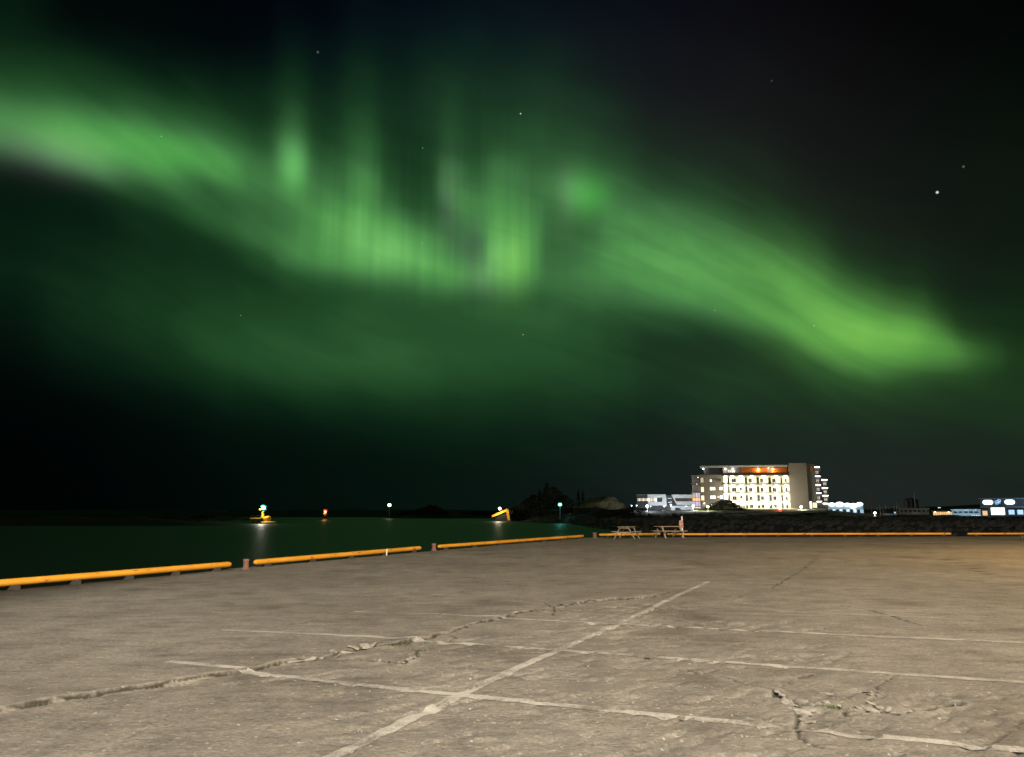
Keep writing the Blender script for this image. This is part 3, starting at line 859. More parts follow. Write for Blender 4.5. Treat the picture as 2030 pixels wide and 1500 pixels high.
# leafy clumps: one mesh of many small leaf faces per crown
def crown_mesh(name, seed, mat, n, prof, leaf, flat=1.0):
    """prof(t)-> radius at relative height t; unit height crown"""
    rnd = random.Random(seed); mb = MB()
    lobes = [(rnd.uniform(0, 6.3), rnd.uniform(.1, 1), rnd.uniform(.18, .42)) for _ in range(9)]
    for i in range(n):
        t_ = rnd.random() ** .85; r0 = prof(t_)
        a = rnd.uniform(0, 6.3); rr = r0 * math.sqrt(rnd.random())
        for (la, lt, lr) in lobes:
            dd = abs((a - la + math.pi) % (2 * math.pi) - math.pi)
            if dd < .6 and abs(t_ - lt) < .14: rr *= 1 + lr
        c = Vector((rr * math.cos(a), rr * math.sin(a) * flat, t_))
        u1 = Vector((rnd.gauss(0, 1), rnd.gauss(0, 1), rnd.gauss(0, .7))).normalized(); u2 = u1.orthogonal().normalized()
        s_ = leaf * rnd.uniform(.5, 1.3)
        mb.add([c - u1 * s_, c - u2 * s_ * .6, c + u1 * s_, c + u2 * s_ * .6], [(0, 1, 2, 3)])
    return mb.mesh(name, mat)
pine_prof = lambda t_: .03 + .30 * (1 - t_) ** .8 * (.65 + .35 * math.sin(t_ * 26))
round_prof = lambda t_: .42 * math.sqrt(max(0.02, 1 - (2 * t_ - .9) ** 2)) if t_ < .95 else .1
bush_prof = lambda t_: .8 * math.sqrt(max(.02, 1 - t_ * t_))
crown_pine = [crown_mesh('crown', 5 + k, M['leaf'], 900, pine_prof, .035) for k in range(3)]
crown_round = [crown_mesh('crown', 15 + k, M['leaf'], 900, round_prof, .045) for k in range(3)]
crown_bush = [crown_mesh('foliage', 25 + k, M['leaf2'], 520, bush_prof, .075) for k in range(3)]
tb = MB()
for k in range(4):
    z0, z1 = k * .22, (k + 1) * .22
    tb.tube((.01 * k, 0, z0), (.01 * (k + 1), .006 * k, z1), .035 - .008 * k, .035 - .008 * (k + 1), 7)
for a in (0.4, 2.2, 4.1, 5.3):
    tb.tube((.015, 0, .35 + .06 * a), (.015 + .16 * math.cos(a), .16 * math.sin(a), .55 + .06 * a), .012, .004, 5)
trunk_mesh = tb.mesh('trunk', M['bark'])
def tree(px, D, h, w, kind, k, label, group):
    p = land_at(px, D)
    o = empty('pine_tree' if kind == 'pine' else 'broadleaf_tree', (p.x, p.y, p.z - .1), random.uniform(0, 6.3))
    t_ = link('trunk', trunk_mesh, o); t_.scale = (h, h, h)
    c = link('crown', (crown_pine if kind == 'pine' else crown_round)[k % 3], o)
    c.location = (0, 0, h * (.12 if kind == 'pine' else .2)); hh = h * (.9 if kind == 'pine' else .82); c.scale = (w, w, hh)
    tag(o, label, 'tree', group)
TREES = [  # pixel column, distance, height, width
 (1014, 322, 4.6, 7, 'round', 'lowest tree of the dark clump, beside the yellow loading ramp'),
 (1028, 326, 6.0, 9, 'round', 'low rounded tree second from the ramp side of the dark clump'),
 (1043, 322, 7.6, 10, 'round', 'mid-height tree on the rising side of the dark clump'),
 (1058, 318, 9.6, 11, 'round', 'broad tree just below the top of the dark clump, ramp side'),
 (1070, 310, 11.0, 9, 'pine', 'narrow pointed tree left of the tallest one in the dark clump'),
 (1084, 300, 13.2, 11, 'pine', 'tallest dark tree at the peak of the clump'),
 (1098, 305, 10.4, 10, 'round', 'rounded dark tree behind and left of the green shore light'),
 (1118, 300, 7.6, 9, 'round', 'dark tree standing just right of the green shore light'),
 (1147, 318, 8.2, 5, 'pine', 'thin tree above the left flank of the rocky knoll'),
 (1156, 322, 7.8, 4.5, 'pine', 'thin tree rising nearest the top of the rocky knoll'),
]
for i, (px, D, h, w, kd, lab) in enumerate(TREES): tree(px, D, h, w, kd, i, lab, 'dark trees on the far shore')
def thicket(name, spots, label):
    """a mass of dark bushes nobody could count from the quay: one object"""
    allv, allf, b0 = [], [], 0
    for i, (p, w, h) in enumerate(spots):
        src = crown_bush[i % 3]; n = len(src.vertices)
        co = np.empty(n * 3); src.vertices.foreach_get('co', co); co = co.reshape(-1, 3)
        a = random.uniform(0, 6.3); c_, s_ = math.cos(a), math.sin(a)
        q = np.stack([(co[:, 0] * c_ - co[:, 1] * s_) * w + p.x, (co[:, 0] * s_ + co[:, 1] * c_) * w + p.y, co[:, 2] * h + p.z - .15], -1)
        allv.append(q); allf += [tuple(b0 + v for v in f.vertices) for f in src.polygons]; b0 += n
    me = bpy.data.meshes.new(name); me.from_pydata(np.concatenate(allv).tolist(), [], allf); me.materials.append(M['leaf2'])
    tag(link(name, me), label, 'bushes', kind='stuff')
L_ = []
for i in range(16):
    px = 1122 + i * 8.5 + random.uniform(-3, 3); L_.append((land_at(px, shore(px) + 45 + 25 * random.random()), random.uniform(3.2, 5), random.uniform(1.6, 2.8)))
thicket('thicket', L_, 'dark thicket on the shore below the rocky knoll')
thicket('thicket', [(land_at(px, 268), 3.2, h) for px, h in [(1398, 1.2), (1407, 2.0), (1416, 2.8), (1424, 3.4), (1432, 3.9), (1440, 4.1), (1448, 3.9), (1456, 3.0), (1463, 2.2), (1470, 1.4)]],
        'rounded dark thicket hiding the foot of the lit hotel facade')
L_ = []
for i in range(40):
    px = 1230 + i * 24 + random.uniform(-9, 9)
    if 1350 < px < 1650: L_.append((land_at(px, 205 + 15 * random.random()), random.uniform(3, 6), random.uniform(.3, .6)))
    else: L_.append((land_at(px, 190 + 14 * random.random()), random.uniform(3, 6), random.uniform(.25, .5)))
thicket('scrub', L_, 'low dark scrub along the top of the far bank')
L_ = []
for i in range(12):
    x, y_ = at(790 + i * 9, 1012, 445).xy; L_.append((Vector((x, y_, -1.3)), 5, [1.2, 1.6, 2.0, 2.1, 2.3, 2.8, 3.6, 4.2, 4.0, 3.0, 1.8, 1.0][i] * 1.5))
thicket('thicket', L_, 'dark hump of bushes on the low island right of the white harbour light')
L_ = []
for i in range(8):
    x, y_ = at(912 + i * 10, 1012, 450).xy; L_.append((Vector((x, y_, -1.3)), 4.6, [1.0, 1.7, 2.2, 2.3, 2.2, 2.2, 2.0, 1.8][i] * 1.3))
thicket('thicket', L_, 'low dark bushes on the island just left of the yellow loading ramp')
L_ = []
for i in range(18):
    x, y_ = at(-60 + i * 31, 1012, 240).xy; L_.append((Vector((x, y_, -1.2)), 6, random.uniform(1.0, 1.7)))
thicket('scrub', L_, 'low dark scrub on the flat island at the far left')

# boulders of the far bank
rb = MB(); rnd = random.Random(3)
for i in range(1500):
    px = rnd.uniform(1110, 2080); t_ = rnd.uniform(-1, 26) if rnd.random() < .7 else rnd.uniform(20, 90)
    p = land_at(px, shore(px) + t_); s_ = rnd.uniform(.25, .8)
    vs = [(p.x + s_ * dx * rnd.uniform(.6, 1.2), p.y + s_ * dy * rnd.uniform(.6, 1.2), p.z + s_ * dz * rnd.uniform(.4, .8)) for dx, dy, dz in ((1,0,-.3),(0,1,-.3),(-1,0,-.3),(0,-1,-.3),(.6,.5,.9),(-.6,.5,.9),(-.5,-.6,.9),(.5,-.6,.9))]
    rb.add(vs, [(4, 5, 6, 7), (0, 1, 5, 4), (1, 2, 6, 5), (2, 3, 7, 6), (3, 0, 4, 7)])
tag(rb.build('shore_boulders', M['rock']), 'dark boulders covering the far bank below the buildings', 'boulders', kind='stuff')

# rocky knoll, dimly lit
def knoll():
    bm = bmesh.new(); bmesh.ops.create_icosphere(bm, subdivisions=5, radius=1.0)
    for v in bm.verts:
        c = v.co; n = n1d(c.x * 2 + 3, c.y * 2 + c.z * 3, 1.4, 41); n2_ = n1d(c.x * 7, c.y * 7 + c.z * 5, 1.3, 43)
        k = 1 + (n - .45) * .5 + (n2_ - .45) * .22
        x, y_, z = c.x * k, c.y * k, c.z * k
        z *= .78 + .22 * math.tanh(2.5 * (x + .55)) + .12 * (x > .2)      # lower shoulder on the left
        v.co = (x * 9.6, y_ * 8, z * 5.2)
    for f in bm.faces: f.smooth = True
    me = bpy.data.meshes.new('rocky_knoll'); bm.to_mesh(me); bm.free(); me.materials.append(M['outcrop'])
    p = land_at(1186, 300); p.z = 1.6
    tag(link('rocky_knoll', me, None, p), 'rounded grassy rock knoll faintly lit, left of the white modern building', 'rock')
knoll()
# lit grass bank at the foot of the hotel
def grass_bank():
    def zf(c, r_, x, y_): return max(land_z(c, r_, x, y_), .3 + 2.1 * sstep(276, 318, r_)) + .22 + (n1d(x, y_, .2, 61) - .3) * .4 - 3 * (1 - sstep(1362, 1376, c)) - 3 * sstep(1640, 1656, c)
    polar_land('grass_bank', list(np.linspace(1360, 1658, 70)), lambda c: list(np.linspace(236, 326, 24)), M['grass'], zf)
grass_bank()

# ------------------------------------------------------------------ lamps on posts
def post_lamp(px, py, D, foot_z, mat, col, watts, r, label, group, name='street_lamp', postr=.09, cat='lamp'):
    p = at(px, py, D)
    o = empty(name, (p.x, p.y, foot_z))
    h = p.z - foot_z
    MB().lathe([(postr * 2.2, 0), (postr * 2.2, .15), (postr, .3), (postr * .7, h - r)], 10).build('post', M['pole'], o)
    MB().lathe([(postr, h - r * 1.25), (r * .7, h - r * .8), (r * .7, h - r * .7)], 12).build('fitting', M['dark_steel'], o)
    MB().ball((0, 0, h), r, 12, 8).build('globe', mat, o)
    MB().lathe([(r * .75, h + r * .78), (r * .5, h + r * 1.05), (.02, h + r * 1.2)], 12).build('cap', M['dark_steel'], o)
    if watts: lamp_light(o, (0, -r * 1.6, h), col, watts, r)
    return tag(o, label, cat, group)
LG = 'white lamps along the far shore road'
post_lamp(1283, 1003, 262, land_at(1283, 262).z, M['lamp_cool'], (.85, .93, 1), 2600, .42, 'cool white lamp at the left corner of the white modern building', LG)
post_lamp(1374, 1002.5, 268, land_at(1374, 268).z, M['lamp_white'], (1, .97, .9), 2600, .36, 'white lamp between the white modern building and the hotel', LG)
post_lamp(1403, 1004, 262, land_at(1403, 262).z, M['lamp_white'], (1, .95, .85), 1200, .42, 'bright white lamp before the brown left end of the hotel', LG)
post_lamp(1588, 1004.5, 285, 1.0, M['lamp_white'], (1, .95, .85), 5000, .45, 'bright white lamp below the plain tower of the hotel', LG)
post_lamp(1734, 1016.5, 230, land_at(1734, 230).z, M['lamp_white'], (1, .98, .92), 700, .32, 'lone white lamp right of the bright shop, near the masts', LG)
post_lamp(1498, 1015.5, 272, .4, M['lamp_white'], (1, .98, .92), 900, .26, 'low garden lamp on the grass under the hotel facade', LG)
post_lamp(1546, 1008, 270, .3, M['lamp_red'], (1, .08, .05), 1500, .5, 'red lamp on a post in front of the hotel facade', None)
# small bright dots at the shore, left of the white building
for px, lb in ((1252, 'tiny pale shore lamp farther left of the white modern building'), (1262, 'tiny pale shore lamp close to the left wall of the white modern building')):
    post_lamp(px, 1002, 275, land_at(px, 275).z, M['lamp_cool'], (1, 1, 1), 60, .13, lb, LG, postr=.05)

# harbour lights
o = post_lamp(772, 1001, 425, WZ, M['lamp_warm'], (1, .85, .55), 120, .95, 'white harbour light on a pole off the low island', None, 'harbour_light', .16, 'harbour light')  # globe oversized to stand for the bloom around the light
o = post_lamp(1110, 1000, 262, -1.0, M['lamp_green'], (.16, 1, .78), 260, .62, 'green light on the shore before the dark trees', None, 'shore_light', .12, 'harbour light')

# yellow navigation platform with cyan lantern (left)
def nav_platform():
    p = sea(533, 1037.5); s_ = p.y * 1.0 / FPX * 1.02        # metres per photo pixel there
    o = empty('navigation_platform', (p.x, p.y, WZ))
    MB().lathe([(14.5*s_, 0), (15*s_, .12), (14*s_, .55), (9*s_, .72)], 24).build('raft', M['yellow_far'], o)
    MB().lathe([(6.2*s_, .72), (7.2*s_, 1.0), (7.4*s_, 1.8), (6.2*s_, 2.2), (2*s_, 2.35)], 20, (-3*s_, 0, 0)).build('drum', M['yellow_far'], o)
    hx = (520.5 - 533) * s_
    c = MB(); c.lathe([(3.4*s_, 1.9), (2.6*s_, 2.5), (2.3*s_, 3.6), (2.9*s_, 4.2), (3.2*s_, 4.3)], 14, (hx, 0, 0))
    c.build('column', M['yellow_far'], o)
    a = MB(); a.box((498-533)*s_, (517-533)*s_, -.7, .7, 1.55, 1.85); a.beam((hx, 0, 1.7), (-3*s_, 0, 1.9), .9, .5)
    arm = a.build('outrigger_deck', M['yellow_far'], o)
    g = MB()
    for q in range(5): g.tube(((499 + q*4.4-533)*s_, -.62, 1.85), ((499 + q*4.4-533)*s_, -.62, 2.5), .04, n=6)
    g.tube(((499-533)*s_, -.62, 2.5), ((517-533)*s_, -.62, 2.5), .035, n=6)
    g.build('railing', M['dark_steel'], arm)
    for q in (502, 513): MB().tube(((q-533)*s_, .3, -.5), ((q-533)*s_, .3, 1.55), .2).build('pile', M['dark_steel'], o)
    MB().ball(((515-533)*s_, -.2, 4.45), .38).build('floodlight_ball', M['yellow_far'], o)  # small yellow floodlight, its glow put into plain paint
    MB().ball((hx + .12, 0, 5.05), .72).build('lantern', M['lamp_cyan'], o)
    MB().lathe([(.9, 5.35), (.98, 5.55), (.5, 5.95)], 16, (hx + .12, 0, 0)).build('lantern_halo', M['cyan_halo'], o)  # halo of the light built as glowing rings above and below
    MB().lathe([(.55, 4.25), (.95, 4.42), (.98, 4.66)], 16, (hx + .12, 0, 0)).build('lantern_halo', M['cyan_halo'], o)
    MB().lathe([(.5, 5.95), (.3, 6.1), (.03, 6.25)], 12, (hx + .12, 0, 0)).build('lantern_cap', M['dark_steel'], o)
    lamp_light(o, (hx + .1, -1.6, 5.3), (1, .97, .75), 1700, .3)
    tag(o, 'yellow floating navigation platform with column and blue-green lantern', 'navigation light')
nav_platform()
def red_beacon():
    p = sea(644, 1030.5); o = empty('beacon', (p.x, p.y, WZ)); s_ = p.y / FPX
    MB().lathe([(5.2*s_, -.3), (5.4*s_, .25), (4.6*s_, .42), (2*s_, .5)], 18).build('float', M['yellow_far'], o)
    MB().lathe([(.75, .45), (.55, 1.5), (.75, 1.7)], 12).build('foot', M['dark_steel'], o)
    MB().lathe([(.62, 1.7), (.85, 2.4), (1.0, 3.1), (.6, 3.25)], 14).build('column', M['yellow_far'], o)
    MB().ball((.1, 0, 3.85), .62).build('lantern', glow('red white lantern', (1, .42, .32), 2.6), o)
    MB().lathe([(.85, 3.95), (1.0, 4.3), (.6, 4.75)], 16, (.1, 0, 0)).build('lantern_halo', M['red_halo'], o)  # red halo of the light built as a glowing collar
    MB().lathe([(.5, 4.75), (.3, 4.95), (.03, 5.1)], 12, (.1, 0, 0)).build('lantern_cap', M['dark_steel'], o)
    lamp_light(o, (0, -1.6, 3.9), (1, .45, .2), 300, .3)
    tag(o, 'small yellow beacon with a red lantern standing in the water', 'navigation light')
red_beacon()
def ramp():
    p = sea(992, 1032.5); s_ = p.y / FPX
    o = empty('loading_ramp', (p.x, p.y, WZ))
    X = lambda px: (px - 992) * s_
    Zp = lambda py: (1032.5 - py) * s_
    b_ = MB(); b_.prism([(X(979), -1.0), (X(1009), -1.0), (X(1008), Zp(1020)), (X(1003), Zp(1017)), (X(983), Zp(1025))], -1.6, 1.6); b_.build('pier', M['dark_steel'], o)
    for yy in (-2.0, 2.0):
        MB().beam((X(976), yy, Zp(1023.5)), (X(1006), yy, Zp(1011)), .4, .95).build('girder', M['yellow_far'], o)
    d = MB()
    for q in range(12):
        t_ = q / 11; d.box(X(976 + 30*t_) - .2, X(976 + 30*t_) + .2, -1.8, 1.8, Zp(1023.5 - 12.5*t_) - .1, Zp(1023.5 - 12.5*t_) + .1)
    d.build('deck_plank', M['yellow_far'], o)
    for yy in (-2.0, 2.0):
        MB().beam((X(1005.5), yy, Zp(1011)), (X(1009.5), yy, -1.0), 1.0, .5, (0, 1, 0)).build('leg', M['yellow_far'], o)
    MB().beam((X(1006), -2, Zp(1011) + .3), (X(1006), 2, Zp(1011) + .3), .4, .4).build('crossbeam', M['yellow_far'], o)
    st = MB()
    for q in (1012, 1016): st.beam((X(q), 1.5, Zp(1012)), (X(q - 4), 1.5, Zp(1022)), .2, .2)
    st.build('stay', M['yellow_far'], o)
    MB().tube((X(991), -2.2, Zp(1018)), (X(991), -2.2, Zp(1010)), .09, n=8).build('lamp_post', M['dark_steel'], o)
    MB().ball((X(991), -2.2, Zp(1008.6)), .6).build('lamp_globe', M['lamp_warm'], o)
    lamp_light(o, (X(988), -5.0, Zp(1009)), (1, .86, .55), 1700, .3)
    tag(o, 'yellow loading ramp on a dark pier with a lamp on top', 'ramp')
ramp()

# ------------------------------------------------------------------ quay furniture
def bull_rail(a, b, rad, label, blocks):
    """a,b pixels at the foot of the rail"""
    A, B = ground(*a), ground(*b); d = B - A; ln = d.length
    o = empty('bull_rail', (A.x, A.y, 0), math.atan2(d.y, d.x))
    z = rad + .085
    prof = [(.004, 0), (rad * .55, .02), (rad * .87, .06), (rad, .14), (rad, .5)]
    n = max(2, int(ln / 2.5))
    mb = MB(); rings = [(r_, s_) for r_, s_ in prof] + [(rad, .5 + (ln - 1.0) * i / n) for i in range(1, n)] + [(r_, ln - s_) for r_, s_ in prof[::-1]]
    vs = []; q = 18
    for i, (r_, s_) in enumerate(rings):
        wob = .012 * math.sin(s_ * .9 + A.x)
        for k in range(q):
            t_ = 2 * math.pi * k / q; vs.append((s_, wob + r_ * math.cos(t_), z + r_ * math.sin(t_)))
    fs = [(i*q+k, i*q+(k+1) % q, (i+1)*q+(k+1) % q, (i+1)*q+k) for i in range(len(rings)-1) for k in range(q)]
    mb.add(vs, [f[::-1] for f in fs], True)
    mb.build('pipe', M['yellow'], o)
    for i in range(blocks):
        s_ = .6 + (ln - 1.2) * i / (blocks - 1)
        MB().box(s_ - .1, s_ + .1, -.1, .1, -.02, .105).build('support_block', M['block'], o)
    return tag(o, label, 'rail', 'yellow pipe rails along the quay edge')
bull_rail((-180, 1187.5), (458, 1129.5), .082, 'yellow pipe rail at the left end of the quay edge, nearest the camera', 6)
bull_rail((502, 1125.5), (834, 1093.8), .082, 'yellow pipe rail between the two nearer rusty bollards', 5)
bull_rail((868, 1090.5), (1156, 1067.3), .078, 'long yellow pipe rail between the middle and the far bollard', 7)
bull_rail((1187, 1065.0), (1309, 1063.6), .085, 'yellow pipe rail behind the first picnic table', 3)
bull_rail((1322, 1063.5), (1886, 1062.2), .072, 'longest yellow pipe rail running right along the far edge', 9)
bull_rail((1918, 1062.2), (2300, 1061.0), .066, 'faint yellow pipe rail at the far right of the quay edge', 5)

def bollard(px, py, r, h, label):
    p = ground(px, py); o = empty('bollard', (p.x, p.y, 0), random.uniform(0, 3))
    MB().lathe([(r * 1.25, -.01), (r * 1.25, .02), (r * 1.2, .025)], 18).build('base_plate', M['rust'], o)
    MB().lathe([(r, .025), (r * .93, h * .3), (r * .9, h * .72), (r * .98, h * .8)], 18).build('post', M['rust'], o)
    MB().lathe([(r * 1.04, h * .8), (r * 1.08, h * .86), (r * 1.0, h * .96), (r * .7, h)], 18).build('cap', M['rust'], o)
    for k in range(4):
        a = k * math.pi / 2 + .4; MB().lathe([(.014, .02), (.014, .04), (.004, .045)], 6, (r * 1.12 * math.cos(a), r * 1.12 * math.sin(a), 0)).build('bolt', M['rust'], o)
    tag(o, label, 'bollard', 'rusty bollards between the yellow rails')
bollard(487, 1128.5, .09, .31, 'rusty bollard nearest the camera, between the first two rails')
bollard(860, 1091.5, .10, .32, 'rusty bollard in the middle, beside the thin white post')
bollard(1179, 1066.5, .14, .36, 'farthest rusty bollard, at the corner of the quay')
def marker():
    p = ground(766.5, 1101.5); o = empty('marker_post', (p.x, p.y, 0))
    MB().lathe([(.026, -.01), (.025, .24), (.015, .262)], 10).build('post', M['white_paint'], o)
    MB().lathe([(.05, -.01), (.05, .012), (.028, .016)], 10).build('foot', M['pole'], o)
    tag(o, 'short thin white marker post in front of the yellow rail', 'post')
marker()

def picnic_table(px, py, rz, label):
    p = ground(px, py); o = empty('picnic_table', (p.x, p.y, 0), rz)
    for i in range(5): MB().box(-.92, .92, -.36 + i * .146, -.36 + i * .146 + .136, .715, .755).build('top_plank', M['wood'], o, bevel=.006)
    for s_ in (-1, 1):
        for k in (0, 1):
            y0 = s_ * .62 + (k - .5) * .15; MB().box(-.92, .92, y0 - .068, y0 + .068, .43, .468).build('seat_plank', M['wood'], o, bevel=.006)
    for x_ in (-.66, .66):
        for s_ in (-1, 1): MB().beam((x_ + .012 * s_, s_ * .26, .715), (x_ + .012 * s_, s_ * .66, 0), .045, .1, (1, 0, 0)).build('leg', M['wood'], o)
        MB().box(x_ - .07, x_ - .03, -.75, .75, .33, .43).build('seat_bearer', M['wood'], o)
        MB().box(x_ - .07, x_ - .03, -.34, .34, .63, .715).build('top_bearer', M['wood'], o)
    tag(o, label, 'picnic table', 'wooden picnic tables by the far rail')
picnic_table(1243, 1067.5, R(68), 'wooden picnic table seen end-on at the corner of the quay')
picnic_table(1327, 1066.0, R(20), 'wooden picnic table seen side-on next to the lifebuoy post')
def lifebuoy_post():
    p = ground(1353, 1064.5); o = empty('lifebuoy_post', (p.x, p.y, 0))
    MB().box(-.05, .05, -.05, .05, 0, 1.30).build('post', M['white_paint'], o, bevel=.01)
    MB().lathe([(.06, 1.30), (.045, 1.36), (.01, 1.40)], 10).build('post_cap', M['white_paint'], o)
    bd = MB().box(-.20, .04, -.075, -.052, .62, 1.10).build('board', M['pink_sign'], o)
    vs = []; n, m = 20, 8
    for i in range(n):
        a = 2 * math.pi * i / n
        for k in range(m):
            b_ = 2 * math.pi * k / m; rr = .12 + .035 * math.cos(b_)
            vs.append((-.09 + rr * math.cos(a), -.112 + .035 * math.sin(b_), .88 + rr * math.sin(a)))
    MB().add(vs, [(i*m+k, i*m+(k+1) % m, ((i+1) % n)*m+(k+1) % m, ((i+1) % n)*m+k) for i in range(n) for k in range(m)], True).build('ring', M['orange'], o)
    tag(o, 'white post with a faded red board and orange lifebuoy at the far rail', 'lifebuoy')
lifebuoy_post()
# quay lighting: two high masts behind the camera and a sodium lamp beyond the right edge of view
def mast(x, y_, h, mat, col, watts, heads, label, radius=.5, grp=None, toward=0.0):
    o = empty('light_mast', (x, y_, 0), toward)
    MB().lathe([(.35, 0), (.35, .4), (.22, .5), (.12, h)], 12).build('pole', M['pole'], o)
    MB().beam((-1.6, 0, h), (1.6, 0, h), .14, .14).build('crossarm', M['pole'], o)
    for i in range(heads):
        xh = -1.3 + 2.6 * i / max(1, heads - 1) if heads > 1 else 0
        hd = MB().box(xh - .35, xh + .35, .1, .75, h + .05, h + .25).build('lamp_head', M['dark_steel'], o)
        MB().box(xh - .3, xh + .3, .15, .70, h - .02, h + .04).build('lens', mat, hd)
    lamp_light(o, (0, .5, h - radius - .1), col, watts, radius)
    tag(o, label, 'light mast', grp)
mast(-5, -27, 24, M['lamp_white'], (1, .92, .80), 150000, 3, 'tall steel light mast behind the camera on the quay')
mast(26, -8, 20, M['lamp_warm'], (1, .82, .60), 50000, 2, 'steel light mast to the right of the camera on the quay')
mast(29, 25, 8, M['lamp_sodium'], (1, .60, .18), 14000, 1, 'low sodium light mast beyond the right edge of view', .25, None, R(60))

# ------------------------------------------------------------------ hotel
class Frame:
    """a building's own axes: u along the front, v back into the building, turned by th from the x axis"""
    def __init__(s, px, D, th, py=1009):
        s.o = at(px, py, D); s.c, s.s, s.th = math.cos(th), math.sin(th), th
    def U(s, px, v=0.0):
        k = (px - 1015) / FPX * cP
        return (k * (s.o.y + v * s.c) - s.o.x - v * s.s) / (s.c + k * s.s)
    def Z(s, py, px, v=0.0):
        return at(px, py, s.o.y - s.U(px, v) * s.s + v * s.c).z
    def root(s, name):
        return empty(name, (s.o.x, s.o.y, 0), -s.th)
HF = Frame(1436.5, 331, R(12))
HO = HF.o; HU = HF.U; HZ = HF.Z
hotel = HF.root('hotel')
def hbox(name, px0, px1, py0, py1, v0, v1, mat, parent=None, bevel=0.0):
    """py0 top, py1 bottom"""
    u0, u1 = HU(px0, v0), HU(px1, v0); pm = (px0 + px1) / 2
    return MB().box(u0, u1, v0, v1, HZ(py1, pm, v0), HZ(py0, pm, v0)).build(name, mat, parent if parent is not None else hotel, bevel=bevel)
zx = lambda a: 1340 + a / 5.639        # enlargement coordinates of the hotel to photo pixels
zy = lambda a: 880 + a / 5.639
# massing
hbox('wall', zx(540), zx(1288), zy(345), 1016, 1.3, 16, M['cream'])
hbox('end_wall', zx(285), zx(539), zy(343), 1016, .4, 14, M['brown_wall'])
hbox('tower', zx(1290), zx(1492), zy(212), 1016, .0, 17, M['brown_wall'])
hbox('rear_wing', zx(1493), zx(1582), zy(228), 1016, 2.0, 20, M['grey_wall'])
hbox('penthouse_wall', zx(545), zx(1270), zy(262), zy(344), 2.6, 14, M['grey_wall'])
hbox('parapet', zx(536), zx(1280), zy(322), zy(346), .3, .7, M['grey_wall'])
hbox('roof', zx(285), zx(1276), zy(238), zy(256), -.6, 15, M['slab'])
hbox('terrace_wall', zx(330), zx(544), zy(266), zy(343), 5.0, 12, M['dark_wall'])
hbox('orange_lit_panel', zx(750), zx(1040), zy(266), zy(318), 2.4, 2.6, M['orange_lit_wall'])  # pool of lamp light on the penthouse wall, put into panel colour
hbox('orange_lit_panel', zx(1085), zx(1270), zy(266), zy(318), 2.4, 2.6, M['orange_lit_wall'])
hbox('orange_lit_panel', zx(1535), zx(1560), zy(245), zy(298), 1.7, 1.98, M['orange_lit_wall'])
# penthouse openings and lamps
def hwin(px0, px1, py0, py1, v, pane, frame=None, sill=True):
    fr = MB(); u0, u1 = HU(px0, v), HU(px1, v); pm = (px0 + px1) / 2; z0, z1 = HZ(py1, pm, v), HZ(py0, pm, v); t_ = .09
    fr.box(u0 - t_, u1 + t_, v - .12, v + .02, z1, z1 + t_); fr.box(u0 - t_, u1 + t_, v - .12, v + .02, z0 - t_, z0)
    fr.box(u0 - t_, u0, v - .12, v + .02, z0, z1); fr.box(u1, u1 + t_, v - .12, v + .02, z0, z1)
    if u1 - u0 > 1.0: fr.box((u0 + u1) / 2 - .04, (u0 + u1) / 2 + .04, v - .1, v + .02, z0, z1)
    w = fr.build('window', frame or M['dark_wall'], hotel)
    MB().box(u0, u1, v - .05, v - .01, z0, z1).build('pane', pane, w)
    return w
hwin(zx(600), zx(635), zy(288), zy(318), 2.6, M['warm_pane_dim']); hwin(zx(645), zx(680), zy(288), zy(318), 2.6, M['warm_pane_dim'])
def hlamp(px, py, v, mat, r=.32, light=0, col=(1, .9, .7), dz=-.5):
    u = HU(px, v); z = HZ(py, px, v)
    l = MB().ball((u, v, z), r, 10, 6, .8).build('wall_lamp', mat, hotel)
    if light: lamp_light(hotel, (u, v - .5, z + dz), col, light, .15)
for a, v in ((325, 4.0), (575, 1.8), (660, 2.3)): hlamp(zx(a), zy(278), v, M['lamp_white'], .34, 90, (1, .97, .9))
for a in (945, 1110): hlamp(zx(a), zy(278), 1.9, M['lamp_warm'], .42, 260, (1, .66, .25))
hlamp(zx(1060), zy(268), 2.0, M['lamp_warm'], .2, 60, (1, .7, .3))
